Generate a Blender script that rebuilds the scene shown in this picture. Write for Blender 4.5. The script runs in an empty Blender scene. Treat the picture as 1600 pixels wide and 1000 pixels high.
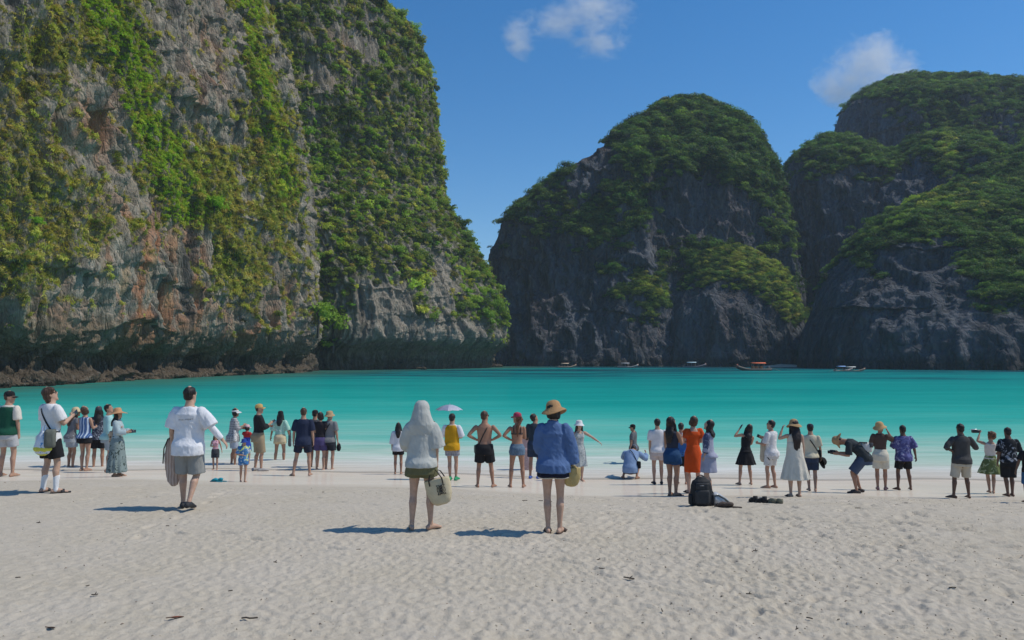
import bpy, bmesh, math, random
import numpy as np
from mathutils import Vector, Matrix, Euler

SC = bpy.context.scene
COL = SC.collection
random.seed(7)
RNG = np.random.default_rng(11)
R = math.radians

# ------------------------------------------------------------------ camera
H = 3.65                       # eye height above the sea
F = 1200.0                     # focal length in photograph pixels (1600 wide)
PITCH = math.atan(60.0 / F)
CP, SP = math.cos(PITCH), math.sin(PITCH)
cam_d = bpy.data.cameras.new('camera')
cam_d.sensor_width = 36.0
cam_d.lens = 36.0 * F / 1600.0
cam_d.clip_start = 0.1
cam_d.clip_end = 20000
cam = bpy.data.objects.new('camera', cam_d)
cam.location = (0, 0, H)
cam.rotation_euler = (math.pi / 2 + PITCH, 0, 0)
COL.objects.link(cam)
SC.camera = cam

# ------------------------------------------------------------------ sky, sun, exposure
SUN_EL, SUN_AZ = 54.0, 88.0        # azimuth clockwise from +Y (the view direction): sun stands to the right
world = bpy.data.worlds.new('World')
SC.world = world
world.use_nodes = True
wn = world.node_tree.nodes
bg = wn['Background']
sky = wn.new('ShaderNodeTexSky')
sky.sky_type = 'NISHITA'
sky.sun_disc = False
sky.sun_elevation = R(SUN_EL)
sky.sun_rotation = R(SUN_AZ)
sky.altitude = 0
sky.air_density = 1.0
sky.dust_density = 0.25
sky.ozone_density = 4.0
hs = wn.new('ShaderNodeHueSaturation')
hs.inputs['Saturation'].default_value = 1.32
world.node_tree.links.new(sky.outputs[0], hs.inputs['Color'])
world.node_tree.links.new(hs.outputs[0], bg.inputs[0])
bg.inputs[1].default_value = 0.12
sun_d = bpy.data.lights.new('sun', 'SUN')
sun_d.energy = 3.0
sun_d.angle = R(0.53)
sun_d.color = (1.0, 0.94, 0.82)
sun = bpy.data.objects.new('sun', sun_d)
sd = Vector((math.cos(R(SUN_EL)) * math.sin(R(SUN_AZ)), math.cos(R(SUN_EL)) * math.cos(R(SUN_AZ)), math.sin(R(SUN_EL))))
sun.rotation_euler = sd.to_track_quat('Z', 'Y').to_euler()
sun.location = (60, 10, 90)
COL.objects.link(sun)
vs = SC.view_settings
vs.view_transform = 'Standard'
vs.look = 'None'
vs.exposure = 0.08
vs.gamma = 1.0
vs.use_curve_mapping = False
SC.cycles.use_denoising = True
SC.cycles.max_bounces = 8
SC.cycles.diffuse_bounces = 2
SC.cycles.glossy_bounces = 2
SC.cycles.transparent_max_bounces = 8
SC.cycles.volume_bounces = 6

# ------------------------------------------------------------------ helpers
def at(px, py, D):
    """world point seen at photograph pixel (px, py) at depth D along +Y"""
    a = (px - 800.0) / F
    b = (500.0 - py) / F
    fy = CP - SP * b
    t = D / fy
    return Vector((a * t, D, H + (SP + CP * b) * t))

def zat(py, D):
    return at(800, py, D).z

def proj(x, y, z):
    dz = z - H
    dep = y * CP + dz * SP
    up = -y * SP + dz * CP
    dep = np.maximum(dep, 0.1)
    return 800 + F * x / dep, 500 - F * up / dep

_perm = RNG.permutation(256).astype(np.int32)
_perm = np.concatenate([_perm, _perm, _perm])
_grad = RNG.normal(size=(256, 3)).astype(np.float32)
_grad /= np.linalg.norm(_grad, axis=1)[:, None]

def perlin(x, y, z):
    x = np.asarray(x, np.float32); y = np.asarray(y, np.float32); z = np.asarray(z, np.float32)
    x, y, z = np.broadcast_arrays(x, y, z)
    xi = np.floor(x).astype(np.int32); yi = np.floor(y).astype(np.int32); zi = np.floor(z).astype(np.int32)
    xf = x - xi; yf = y - yi; zf = z - zi
    xi &= 255; yi &= 255; zi &= 255
    u = xf * xf * xf * (xf * (xf * 6 - 15) + 10)
    v = yf * yf * yf * (yf * (yf * 6 - 15) + 10)
    w = zf * zf * zf * (zf * (zf * 6 - 15) + 10)
    def g(dx, dy, dz):
        h = _perm[_perm[_perm[(xi + dx) & 255] + ((yi + dy) & 255)] + ((zi + dz) & 255)]
        gr = _grad[h]
        return gr[..., 0] * (xf - dx) + gr[..., 1] * (yf - dy) + gr[..., 2] * (zf - dz)
    x00 = g(0, 0, 0) * (1 - u) + g(1, 0, 0) * u
    x10 = g(0, 1, 0) * (1 - u) + g(1, 1, 0) * u
    x01 = g(0, 0, 1) * (1 - u) + g(1, 0, 1) * u
    x11 = g(0, 1, 1) * (1 - u) + g(1, 1, 1) * u
    return ((x00 * (1 - v) + x10 * v) * (1 - w) + (x01 * (1 - v) + x11 * v) * w) * 1.5

def fbm(x, y, z, octv=4, gain=0.5, lac=2.03, ridged=False):
    s = 0.0; a = 1.0; t = 0.0
    for k in range(octv):
        n = perlin(x + 17.3 * k, y + 5.1 * k, z + 9.7 * k)
        if ridged:
            n = 1.0 - 2.0 * np.abs(n)
        s = s + a * n; t += a
        a *= gain; x = x * lac; y = y * lac; z = z * lac
    return s / t

def sstep(a, b, x):
    t = np.clip((x - a) / (b - a), 0, 1)
    return t * t * (3 - 2 * t)

def mesh_np(name, V, Fq, smooth=True):
    """V (n,3), Fq (m,k) -> mesh, fast"""
    me = bpy.data.meshes.new(name)
    V = np.ascontiguousarray(V, np.float32)
    Fq = np.ascontiguousarray(Fq, np.int32)
    k = Fq.shape[1]
    me.vertices.add(len(V)); me.vertices.foreach_set('co', V.ravel())
    me.loops.add(Fq.size); me.loops.foreach_set('vertex_index', Fq.ravel())
    me.polygons.add(len(Fq))
    me.polygons.foreach_set('loop_start', np.arange(0, Fq.size, k, dtype=np.int32))
    me.update(calc_edges=True)
    if smooth:
        me.polygons.foreach_set('use_smooth', np.ones(len(Fq), bool))
    me.update()
    return me

def set_attr(me, name, arr, typ='FLOAT'):
    a = me.attributes.new(name, typ, 'POINT')
    arr = np.asarray(arr, np.float32)
    if typ == 'FLOAT':
        a.data.foreach_set('value', arr.ravel())
    elif typ == 'FLOAT_VECTOR':
        a.data.foreach_set('vector', arr.ravel())
    else:
        if arr.shape[-1] == 3:
            arr = np.concatenate([arr, np.ones(arr.shape[:-1] + (1,), np.float32)], -1)
        a.data.foreach_set('color', arr.ravel())

def grid_faces(nu, nv, flip=False):
    i = np.arange((nu - 1) * (nv - 1))
    r = i // (nu - 1); c = i % (nu - 1)
    a = r * nu + c
    q = np.stack([a, a + 1, a + nu + 1, a + nu], 1)
    return q[:, ::-1] if flip else q

def link(name, me, mat=None, parent=None, kind=None):
    o = bpy.data.objects.new(name, me)
    COL.objects.link(o)
    if mat is not None:
        if me is not None and len(me.materials) == 0:
            me.materials.append(mat)
    if parent is not None:
        o.parent = parent
    if kind:
        o['kind'] = kind
    return o

def tag(o, label, cat, group=None):
    o['label'] = label; o['category'] = cat
    if group:
        o['group'] = group
    return o

def empty(name, loc=(0, 0, 0), rz=0.0):
    o = bpy.data.objects.new(name, None)
    o.empty_display_size = 0.2
    o.location = loc; o.rotation_euler = (0, 0, rz)
    COL.objects.link(o)
    return o

class NT:
    """tiny node helper"""
    def __init__(self, name):
        self.m = bpy.data.materials.new(name); self.m.use_nodes = True
        self.t = self.m.node_tree
        self.b = self.t.nodes['Principled BSDF']
        self.out = self.t.nodes['Material Output']
    def n(self, typ, **kw):
        nd = self.t.nodes.new('ShaderNode' + typ)
        for k, v in kw.items():
            setattr(nd, k, v)
        return nd
    def l(self, a, b):
        self.t.links.new(a, b)
    def val(self, sock, v):
        if hasattr(v, 'links') or isinstance(v, bpy.types.NodeSocket):
            self.l(v, sock)
        else:
            sock.default_value = v
    def noise(self, scale, detail=3, rough=0.55, vec=None, dist=0.0):
        nd = self.n('TexNoise'); nd.inputs['Scale'].default_value = scale
        nd.inputs['Detail'].default_value = detail; nd.inputs['Roughness'].default_value = rough
        nd.inputs['Distortion'].default_value = dist
        if vec is not None:
            self.l(vec, nd.inputs['Vector'])
        return nd.outputs['Fac']
    def coord(self, which='Object', scale=None, loc=None, rot=None):
        c = self.n('TexCoord').outputs[which]
        if scale or loc or rot:
            mp = self.n('Mapping'); self.l(c, mp.inputs['Vector'])
            if scale: mp.inputs['Scale'].default_value = scale
            if loc: mp.inputs['Location'].default_value = loc
            if rot: mp.inputs['Rotation'].default_value = rot
            c = mp.outputs[0]
        return c
    def attr(self, name, out='Color', typ='GEOMETRY'):
        a = self.n('Attribute'); a.attribute_name = name; a.attribute_type = typ
        return a.outputs[out]
    def ramp(self, fac, stops, interp='LINEAR'):
        r = self.n('ValToRGB'); self.l(fac, r.inputs[0])
        cr = r.color_ramp; cr.interpolation = interp
        while len(cr.elements) < len(stops):
            cr.elements.new(0.5)
        for e, (p, c) in zip(cr.elements, stops):
            e.position = p
            e.color = c if len(c) == 4 else (*c, 1)
        return r.outputs[0]
    def mix(self, fac, a, b, mode='MIX'):
        m = self.n('Mix', data_type='RGBA', blend_type=mode)
        self.val(m.inputs[0], fac)
        for s, v in ((m.inputs[6], a), (m.inputs[7], b)):
            if isinstance(v, tuple):
                s.default_value = v if len(v) == 4 else (*v, 1)
            else:
                self.l(v, s)
        return m.outputs[2]
    def math(self, op, a, b=None, clamp=False):
        m = self.n('Math', operation=op, use_clamp=clamp)
        self.val(m.inputs[0], a)
        if b is not None:
            self.val(m.inputs[1], b)
        return m.outputs[0]
    def maprange(self, v, a, b, c=0.0, d=1.0):
        m = self.n('MapRange'); self.l(v, m.inputs[0])
        for i, x in enumerate((a, b, c, d)):
            m.inputs[i + 1].default_value = x
        return m.outputs[0]
    def bump(self, h, strength=0.5, dist=0.02, normal=None):
        b = self.n('Bump'); b.inputs['Strength'].default_value = strength
        b.inputs['Distance'].default_value = dist
        self.l(h, b.inputs['Height'])
        if normal is not None:
            self.l(normal, b.inputs['Normal'])
        return b.outputs[0]
    def base(self, c, rough=0.8, spec=0.3):
        if isinstance(c, tuple):
            self.b.inputs['Base Color'].default_value = c if len(c) == 4 else (*c, 1)
        else:
            self.l(c, self.b.inputs['Base Color'])
        self.val(self.b.inputs['Roughness'], rough)
        self.b.inputs['Specular IOR Level'].default_value = spec
    def normal(self, nrm):
        self.l(nrm, self.b.inputs['Normal'])

def smooth_interp(xs, ys, x):
    """monotone-ish cubic (Catmull-Rom) interpolation of columns ys over xs"""
    xs = np.asarray(xs, float); ys = np.asarray(ys, float)
    if ys.ndim == 1: ys = ys[:, None]
    x = np.clip(np.asarray(x, float), xs[0], xs[-1])
    i = np.clip(np.searchsorted(xs, x, side='right') - 1, 0, len(xs) - 2)
    m = np.zeros_like(ys)
    d = (ys[1:] - ys[:-1]) / (xs[1:] - xs[:-1])[:, None]
    m[1:-1] = (d[1:] + d[:-1]) / 2; m[0] = d[0]; m[-1] = d[-1]
    h = (xs[i + 1] - xs[i]); t = ((x - xs[i]) / h)[:, None]; h = h[:, None]
    t2 = t * t; t3 = t2 * t
    return (2 * t3 - 3 * t2 + 1) * ys[i] + (t3 - 2 * t2 + t) * h * m[i] + (-2 * t3 + 3 * t2) * ys[i + 1] + (t3 - t2) * h * m[i + 1]

# ------------------------------------------------------------------ sand
_gx = [-60, 4, 9, 11.5, 12.5, 14, 16, 18, 20, 22, 23.5, 25.5, 30, 50, 100, 400, 3000]
_gz = [2.6, 1.52, 1.44, 1.40, 1.36, 1.20, 0.92, 0.67, 0.43, 0.22, 0.06, -0.12, -0.5, -1.5, -3.6, -8, -12]
def sand_z(x, y):
    x = np.asarray(x, float); y = np.asarray(y, float)
    yy = y + 0.10 * np.clip(x, -14, 16) + 0.35 * np.sin(x * 0.31 + 0.7) + 0.2 * np.sin(x * 0.83)
    return smooth_interp(_gx, _gz, yy.ravel())[:, 0].reshape(yy.shape)

def sz(x, y):
    return float(sand_z(np.array([x]), np.array([y]))[0])

def on_sand(px, py):
    """where the ray of a photograph pixel meets the beach"""
    lo, hi = 4.0, 40.0
    for _ in range(50):
        m = (lo + hi) / 2
        p = at(px, py, m)
        if p.z > sz(p.x, p.y): lo = m
        else: hi = m
    p = at(px, py, lo)
    return Vector((p.x, p.y, sz(p.x, p.y)))

def build_sand():
    # columns fan out with distance so that the grain of the relief stays fine up close
    nu = 620
    ys = np.concatenate([np.linspace(-40, 4.2, 12), 4.2 + (13.5 - 4.2) * (np.linspace(0, 1, 400)[1:] ** 1.15),
                         np.linspace(13.5, 26, 150)[1:], np.geomspace(26, 3000, 40)[1:]])
    t = np.linspace(-1, 1, nu)
    spread = np.where(ys < 30, np.clip(ys, 9, 30) * 0.78, np.clip(ys, 30, None) * 1.2 - 12.6)
    tt = np.sign(t) * (0.82 * np.abs(t) + 0.18 * np.abs(t) ** 6 * 1.0)
    X = tt[None, :] * spread[:, None] * 1.0
    X += np.sign(t)[None, :] * (np.abs(t)[None, :] ** 30) * 60
    Y = np.repeat(ys[:, None], nu, 1)
    Z = sand_z(X, Y)
    dry = sstep(0.78, 1.0, Z)
    churn = sstep(13.5, 8.5, Y + 1.2 * fbm(X * .3, Y * .3, 0 * X, 2)) * (0.55 + 0.45 * sstep(-4, 3, X))
    churn = np.clip(churn, 0.12, 1)
    # trodden relief: broad hollows, footprint dents and crumbs
    broad = fbm(X * 0.8, Y * 0.8, 3.3 + 0 * X, 3)
    p1 = perlin(X * 3.1 + .4 * broad, Y * 2.6, 7.7 + 0 * X)
    p2 = perlin(X * 5.3 + 11, Y * 4.1 + 3, 1.2 + 0 * X)
    dents = -np.clip(p1 - 0.18, 0, 1) * 1.6 - np.clip(p2 - 0.22, 0, 1) * 1.1 + np.clip(-p1 - .3, 0, 1) * .5
    crumbs = fbm(X * 11, Y * 11, 5 + 0 * X, 3, gain=.6)
    rel = 0.018 * broad + 0.020 * dents * churn * sstep(-.25, .25, broad + .3 * p2) + 0.040 * crumbs * (0.2 + churn)
    near = sstep(30, 22, Y) * sstep(2, 4, Y)
    Z = Z + rel * dry * near
    # footprints: trails of bare soles crossing the beach, thicker towards the right
    fr = np.random.default_rng(41)
    steps = []
    for _ in range(75):
        x0 = fr.uniform(-8, 9) if fr.random() < .45 else fr.uniform(0, 9)
        y0 = fr.uniform(4.6, 14.0); a = fr.normal() * .5 + (0 if fr.random() < .6 else 1.57)
        n_ = fr.integers(6, 22); L_ = fr.uniform(.5, .7)
        for k in range(n_):
            sd_ = 1 if k % 2 else -1
            steps.append((x0 + math.cos(a) * L_ * k - math.sin(a) * .09 * sd_, y0 + math.sin(a) * L_ * k + math.cos(a) * .09 * sd_, a + fr.normal() * .15, fr.uniform(.6, 1.15)))
            a += fr.normal() * .10
    for fx, fy, a, k in steps:
        if not (4.4 < fy < 15.2): continue
        r0 = np.searchsorted(ys, fy - .24); r1 = np.searchsorted(ys, fy + .24)
        c0 = np.searchsorted(X[(r0 + r1) // 2], fx - .30); c1 = np.searchsorted(X[(r0 + r1) // 2], fx + .30)
        if c1 - c0 < 3 or r1 - r0 < 2: continue
        dx_ = X[r0:r1, c0:c1] - fx; dy_ = Y[r0:r1, c0:c1] - fy
        u_ = (dx_ * math.cos(a) + dy_ * math.sin(a)) / .15; v_ = (-dx_ * math.sin(a) + dy_ * math.cos(a)) / .058
        q_ = u_ * u_ + v_ * v_ * (1 + .25 * u_)
        Z[r0:r1, c0:c1] += k * (-.030 * np.exp(-(q_ ** 1.4)) + .013 * np.exp(-((np.sqrt(q_) - 1.45) / .35) ** 2) * (.6 + .4 * np.sin(7 * u_ + 5 * v_)))
    V = np.stack([X, Y, Z], -1).reshape(-1, 3)
    me = mesh_np('beach_sand', V, grid_faces(nu, len(ys)))
    set_attr(me, 'level', sand_z(X, Y).ravel())
    m = NT('sand')
    co = m.coord('Object')
    big = m.noise(0.7, 4, vec=co); fine = m.noise(55, 4, .7, vec=co); mid = m.noise(9, 5, .65, vec=co)
    lvl = m.attr('level', 'Fac')
    wobble = m.math('MULTIPLY', m.math('SUBTRACT', m.noise(0.55, 3, vec=m.coord('Object', scale=(.35, 1, 1))), 0.5), 0.35)
    wet = m.maprange(m.math('ADD', lvl, wobble), 0.92, 0.74)     # 1 where the sea has soaked the sand
    dryc = m.mix(m.maprange(mid, .3, .7), (0.465, 0.405, 0.312), (0.56, 0.495, 0.392))
    dryc = m.mix(m.maprange(big, .35, .65), dryc, m.mix(0.5, dryc, (0.56, 0.50, 0.42)))
    speck = m.maprange(m.noise(38, 2, .6, vec=m.coord('Object', scale=(1, .7, 1))), .70, .76)
    dryc = m.mix(m.math('MULTIPLY', speck, .45), dryc, (0.26, 0.20, 0.145))
    dryc = m.mix(m.math('MULTIPLY', m.maprange(fine, .35, .65), .22), dryc, (0.36, 0.32, 0.27))
    wetc = m.mix(m.maprange(big, .3, .7), (0.64, 0.545, 0.44), (0.70, 0.61, 0.50))  # paler than dry sand: the mirrored sky's brightness is put into the colour
    m.base(m.mix(wet, dryc, wetc), .95, 0.0)
    h = m.math('ADD', m.math('MULTIPLY', fine, .25), m.math('MULTIPLY', mid, 1.0))
    bs = m.n('Bump'); m.l(h, bs.inputs['Height']); bs.inputs['Distance'].default_value = 0.03
    m.l(m.maprange(wet, 0, 1, .8, .02), bs.inputs['Strength'])
    m.normal(bs.outputs[0])
    gl = m.n('BsdfGlossy'); gl.inputs['Roughness'].default_value = .12; gl.inputs['Color'].default_value = (.9, .9, .9, 1)
    mx = m.n('MixShader'); m.l(m.math('MULTIPLY', wet, .20), mx.inputs[0]); m.l(m.b.outputs[0], mx.inputs[1]); m.l(gl.outputs[0], mx.inputs[2])
    m.l(mx.outputs[0], m.out.inputs[0])
    link('beach_sand', me, m.m, kind='structure')

build_sand()

# ------------------------------------------------------------------ sea
def build_sea():
    nu = 260
    ys = np.concatenate([np.linspace(17, 60, 150), np.geomspace(60, 3200, 130)[1:]])
    t = np.linspace(-1, 1, nu)
    X = t[None, :] * (np.clip(ys, 20, None) * 1.25)[:, None]
    Y = np.repeat(ys[:, None], nu, 1)
    dep = -sand_z(X, Y)
    swell = 0.05 * np.sin((Y + 1.5 * fbm(X * .04, Y * .05, 0 * X, 2)) * 0.9) + .03 * fbm(X * .12, Y * .5, 0 * X + 4, 3)
    Z = swell * sstep(0.15, 2, dep) * sstep(300, 60, Y)
    V = np.stack([X, Y, Z], -1).reshape(-1, 3)
    me = mesh_np('sea_water', V, grid_faces(nu, len(ys)))
    set_attr(me, 'depth', dep.ravel())
    # how rocky the bottom is close to the left cliff
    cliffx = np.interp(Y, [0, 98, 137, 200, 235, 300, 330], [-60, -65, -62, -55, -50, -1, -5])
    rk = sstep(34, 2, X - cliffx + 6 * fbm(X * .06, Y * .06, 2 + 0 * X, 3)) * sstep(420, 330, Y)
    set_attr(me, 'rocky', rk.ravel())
    m = NT('sea_water')
    d = m.attr('depth', 'Fac')
    co = m.coord('Object', scale=(0.03, 0.13, 1))
    streak = m.noise(1.0, 5, .6, vec=co, dist=.6)
    co2 = m.coord('Object', scale=(0.006, 0.02, 1))
    bank = m.noise(1.0, 4, .55, vec=co2, dist=.4)
    dd = m.math('MULTIPLY', d, m.maprange(streak, .3, .7, .72, 1.3))
    dd = m.math('MULTIPLY', dd, m.maprange(bank, .3, .7, .68, 1.3))
    lg = m.math('DIVIDE', m.math('LOGARITHM', m.math('MAXIMUM', dd, 0.05), 2.718), 5.1)   # ln(depth)/5.1
    lg = m.math('ADD', lg, 0.588)      # depth .05 -> 0, depth 8 -> ~1
    colr = m.ramp(lg, [(0.0, (.64, .58, .49)), (.22, (.64, .61, .53)), (.34, (.55, .63, .53)), (.47, (.40, .60, .49)), (.58, (.13, .52, .43)),
                       (.69, (.034, .42, .355)), (.79, (.008, .345, .30)), (.90, (.003, .25, .24)), (.945, (.003, .105, .125)), (1.0, (.006, .050, .075))])  # deepest stops hold the dark reflection of the far cliffs in the colour
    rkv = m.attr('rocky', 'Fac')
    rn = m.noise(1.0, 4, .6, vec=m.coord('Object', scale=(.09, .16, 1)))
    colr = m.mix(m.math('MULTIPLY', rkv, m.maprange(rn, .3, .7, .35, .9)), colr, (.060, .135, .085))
    # wash: milky streaks running along the beach
    fo = m.noise(1.0, 5, .65, vec=m.coord('Object', scale=(.10, .55, 1)), dist=.8)
    fom = m.math('MULTIPLY', m.maprange(fo, .42, .66), m.math('MULTIPLY', m.maprange(d, .02, .2), m.maprange(d, 1.0, .25)))
    colr = m.mix(m.math('MULTIPLY', fom, .75), colr, (.80, .79, .74))
    # ripples
    rp = m.noise(1.0, 4, .6, vec=m.coord('Object', scale=(.55, 1.7, 1)))
    rp2 = m.noise(1.0, 4, .65, vec=m.coord('Object', scale=(.06, .35, 1)))
    hh = m.math('ADD', m.math('MULTIPLY', rp, .25), m.math('MULTIPLY', rp2, 1.0))
    m.base(colr, .5, 0.0)
    m.b.inputs['IOR'].default_value = 1.33
    m.normal(m.bump(hh, .75, .3))
    nrm = m.b.inputs['Normal'].links[0].from_socket
    gl = m.n('BsdfGlossy'); gl.inputs['Roughness'].default_value = .16; m.l(nrm, gl.inputs['Normal'])
    fr = m.n('Fresnel'); fr.inputs['IOR'].default_value = 1.33; m.l(nrm, fr.inputs['Normal'])
    wm = m.n('MixShader'); m.l(m.math('MULTIPLY', fr.outputs[0], .28), wm.inputs[0]); m.l(m.b.outputs[0], wm.inputs[1]); m.l(gl.outputs[0], wm.inputs[2])
    tr = m.n('BsdfTransparent')
    mx = m.n('MixShader')
    al = m.maprange(d, -.02, .035, .0, 1.0)
    al = m.math('MAXIMUM', al, m.math('MULTIPLY', fom, .8))
    m.l(al, mx.inputs[0]); m.l(tr.outputs[0], mx.inputs[1]); m.l(wm.outputs[0], mx.inputs[2])
    m.l(mx.outputs[0], m.out.inputs[0])
    link('sea_water', me, m.m, kind='structure')

build_sea()
# ------------------------------------------------------------------ rock
def rock_material(name, bump_scale=1.0, strength=.8):
    m = NT(name)
    co = m.coord('Object')
    col = m.attr('col')
    n1 = m.noise(2.2 * bump_scale, 6, .68, vec=m.coord('Object', scale=(1, 1, .38)))
    n2 = m.noise(.55 * bump_scale, 5, .62, vec=m.coord('Object', scale=(1, 1, .45)))
    st = m.noise(1.7 * bump_scale, 4, .6, vec=m.coord('Object', scale=(1, 1, .10)))
    c = m.mix(m.maprange(n1, .3, .7), m.mix(1.0, col, (.62, .62, .63), 'MULTIPLY'), m.mix(1.0, col, (1.28, 1.26, 1.22), 'MULTIPLY'))
    c = m.mix(m.math('MULTIPLY', m.maprange(st, .5, .68), .45), c, m.mix(1.0, c, (.48, .48, .50), 'MULTIPLY'))
    c = m.mix(m.math('MULTIPLY', m.maprange(st, .44, .3), .35), c, m.mix(.5, c, (.45, .43, .39)))
    vo = m.n('TexVoronoi', feature='DISTANCE_TO_EDGE'); vo.inputs['Scale'].default_value = .8 * bump_scale
    m.l(m.coord('Object', scale=(1, 1, .5)), vo.inputs['Vector'])
    crack = m.maprange(vo.outputs[0], .0, .10)
    m.base(c, .92, .12)
    h = m.math('ADD', m.math('MULTIPLY', n1, .55), m.math('MULTIPLY', n2, 1.3))
    h = m.math('ADD', h, m.math('MULTIPLY', crack, .18))
    h = m.math('ADD', h, m.math('MULTIPLY', st, .5))
    m.normal(m.bump(h, strength, 1.1 / bump_scale))
    return m.m

def foliage_material(name, transl=.42):
    m = NT(name)
    tint = m.attr('tint', typ='INSTANCER')
    v = m.attr('shade', 'Fac')
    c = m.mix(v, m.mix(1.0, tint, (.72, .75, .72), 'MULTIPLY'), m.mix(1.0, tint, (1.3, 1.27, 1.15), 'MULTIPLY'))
    m.base(c, .6, .25)
    tl = m.n('BsdfTranslucent'); m.l(m.mix(1.0, c, (1.15, 1.25, .55), 'MULTIPLY'), tl.inputs[0])
    mx = m.n('MixShader'); mx.inputs[0].default_value = transl
    m.l(m.b.outputs[0], mx.inputs[1]); m.l(tl.outputs[0], mx.inputs[2]); m.l(mx.outputs[0], m.out.inputs[0])
    return m.m

def leaf_cloud(n, lobes, leaf, seed, flat=.75):
    """leaf quads spread over the shells of several lobes; unit radius, sitting on z=0"""
    r = np.random.default_rng(seed)
    cen = np.concatenate([[[0, 0, .35]], np.stack([r.uniform(-.62, .62, lobes), r.uniform(-.62, .62, lobes), r.uniform(.12, .62, lobes)], 1)])
    rad = np.concatenate([[.55], r.uniform(.25, .45, lobes)])
    k = r.choice(len(cen), n, p=rad ** 2 / (rad ** 2).sum())
    d = r.normal(size=(n, 3)); d[:, 2] = np.abs(d[:, 2]) * .9 - .25 * r.random(n)
    d /= np.linalg.norm(d, axis=1)[:, None]
    p = cen[k] + d * (rad[k] * r.uniform(.72, 1.08, n))[:, None] * np.array([1, 1, flat])
    nrm = d + r.normal(size=(n, 3)) * .55 + np.array([0, 0, .35])
    nrm /= np.linalg.norm(nrm, axis=1)[:, None]
    a = np.cross(nrm, r.normal(size=(n, 3))); a /= np.linalg.norm(a, axis=1)[:, None]
    b = np.cross(nrm, a)
    s = leaf * r.uniform(.6, 1.3, n)[:, None]
    V = np.stack([p - a * s, p + b * s * .55 - nrm * s * .15, p + a * s, p - b * s * .55 - nrm * s * .15], 1).reshape(-1, 3)
    me = mesh_np('leaf_clump', V, np.arange(4 * n).reshape(n, 4), smooth=False)
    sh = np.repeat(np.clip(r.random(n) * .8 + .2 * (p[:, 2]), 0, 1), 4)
    set_attr(me, 'shade', sh)
    return me

def grass_tuft(n, seed, droop=1.0):
    r = np.random.default_rng(seed)
    az = r.uniform(0, 2 * np.pi, n); L = r.uniform(.55, 1.1, n); out = r.uniform(.25, 1.0, n)
    base = np.stack([r.normal(size=n) * .28, r.normal(size=n) * .28, np.zeros(n)], 1)
    dirv = np.stack([np.cos(az), np.sin(az), 0 * az], 1)
    side = np.stack([-np.sin(az), np.cos(az), 0 * az], 1) * .055
    V = []; Fc = []
    rows = []
    for t in (0, .35, .7, 1.0):
        p = base + dirv * (out * L * t)[:, None]
        p[:, 2] += L * (1.15 * t - droop * out * 1.1 * t * t)
        w = (1 - t * .85)
        rows.append(np.stack([p - side * w, p + side * w], 1))
    A = np.stack(rows, 1)  # n,4,2,3
    V = A.reshape(-1, 3)
    q = []
    for k in range(3):
        i = np.arange(n) * 8 + k * 2
        q.append(np.stack([i, i + 1, i + 3, i + 2], 1))
    me = mesh_np('grass_tuft', V, np.concatenate(q), smooth=False)
    set_attr(me, 'shade', np.repeat(r.random(n), 8))
    return me

M_LEAF = foliage_material('leaves')
M_GRASS = foliage_material('cliff_grass', .35)
CLUMPS = [leaf_cloud(210, 7, .125, 3), leaf_cloud(180, 5, .14, 5, .65), leaf_cloud(230, 9, .115, 8, .9)]
CLUMPS_FAR = [leaf_cloud(300, 8, .090, 13, 1.0), leaf_cloud(280, 7, .095, 15, .9)]
TUFTS = [grass_tuft(56, 21), grass_tuft(48, 23, 1.5)]
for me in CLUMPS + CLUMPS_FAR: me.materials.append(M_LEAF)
for me in TUFTS: me.materials.append(M_GRASS)

def scatter(name, pts, rots, scl, tints, meshes, kinds):
    """one object of kind stuff: the given meshes instanced on points"""
    me = bpy.data.meshes.new(name)
    me.vertices.add(len(pts)); me.vertices.foreach_set('co', np.ascontiguousarray(pts, np.float32).ravel())
    set_attr(me, 'rot', rots, 'FLOAT_VECTOR'); set_attr(me, 'scl', scl, 'FLOAT_VECTOR')
    set_attr(me, 'tint', tints, 'FLOAT_COLOR'); set_attr(me, 'pick', kinds)
    o = link(name, me, kind='stuff')
    g = bpy.data.node_groups.new(name, 'GeometryNodeTree')
    g.interface.new_socket('Geometry', in_out='INPUT', socket_type='NodeSocketGeometry')
    g.interface.new_socket('Geometry', in_out='OUTPUT', socket_type='NodeSocketGeometry')
    N = g.nodes.new; L = g.links.new
    gi = N('NodeGroupInput'); go = N('NodeGroupOutput'); jn = N('GeometryNodeJoinGeometry')
    def named(a, t):
        nd = N('GeometryNodeInputNamedAttribute'); nd.data_type = t; nd.inputs[0].default_value = a
        return nd.outputs[0]
    rt = N('FunctionNodeEulerToRotation'); L(named('rot', 'FLOAT_VECTOR'), rt.inputs[0])
    sc = named('scl', 'FLOAT_VECTOR'); pk = named('pick', 'FLOAT')
    for i, src in enumerate(meshes):
        so = bpy.data.objects.new(src.name, src)
        oi = N('GeometryNodeObjectInfo'); oi.inputs[0].default_value = so
        cmp_ = N('FunctionNodeCompare'); cmp_.data_type = 'FLOAT'; cmp_.operation = 'EQUAL'
        L(pk, cmp_.inputs[0]); cmp_.inputs[1].default_value = float(i); cmp_.inputs['Epsilon'].default_value = .4
        ip = N('GeometryNodeInstanceOnPoints')
        L(gi.outputs[0], ip.inputs['Points']); L(cmp_.outputs[0], ip.inputs['Selection'])
        L(oi.outputs['Geometry'], ip.inputs['Instance']); L(rt.outputs[0], ip.inputs['Rotation']); L(sc, ip.inputs['Scale'])
        L(ip.outputs[0], jn.inputs[0])
    L(jn.outputs[0], go.inputs[0])
    md = o.modifiers.new('scatter', 'NODES'); md.node_group = g
    return o

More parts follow.
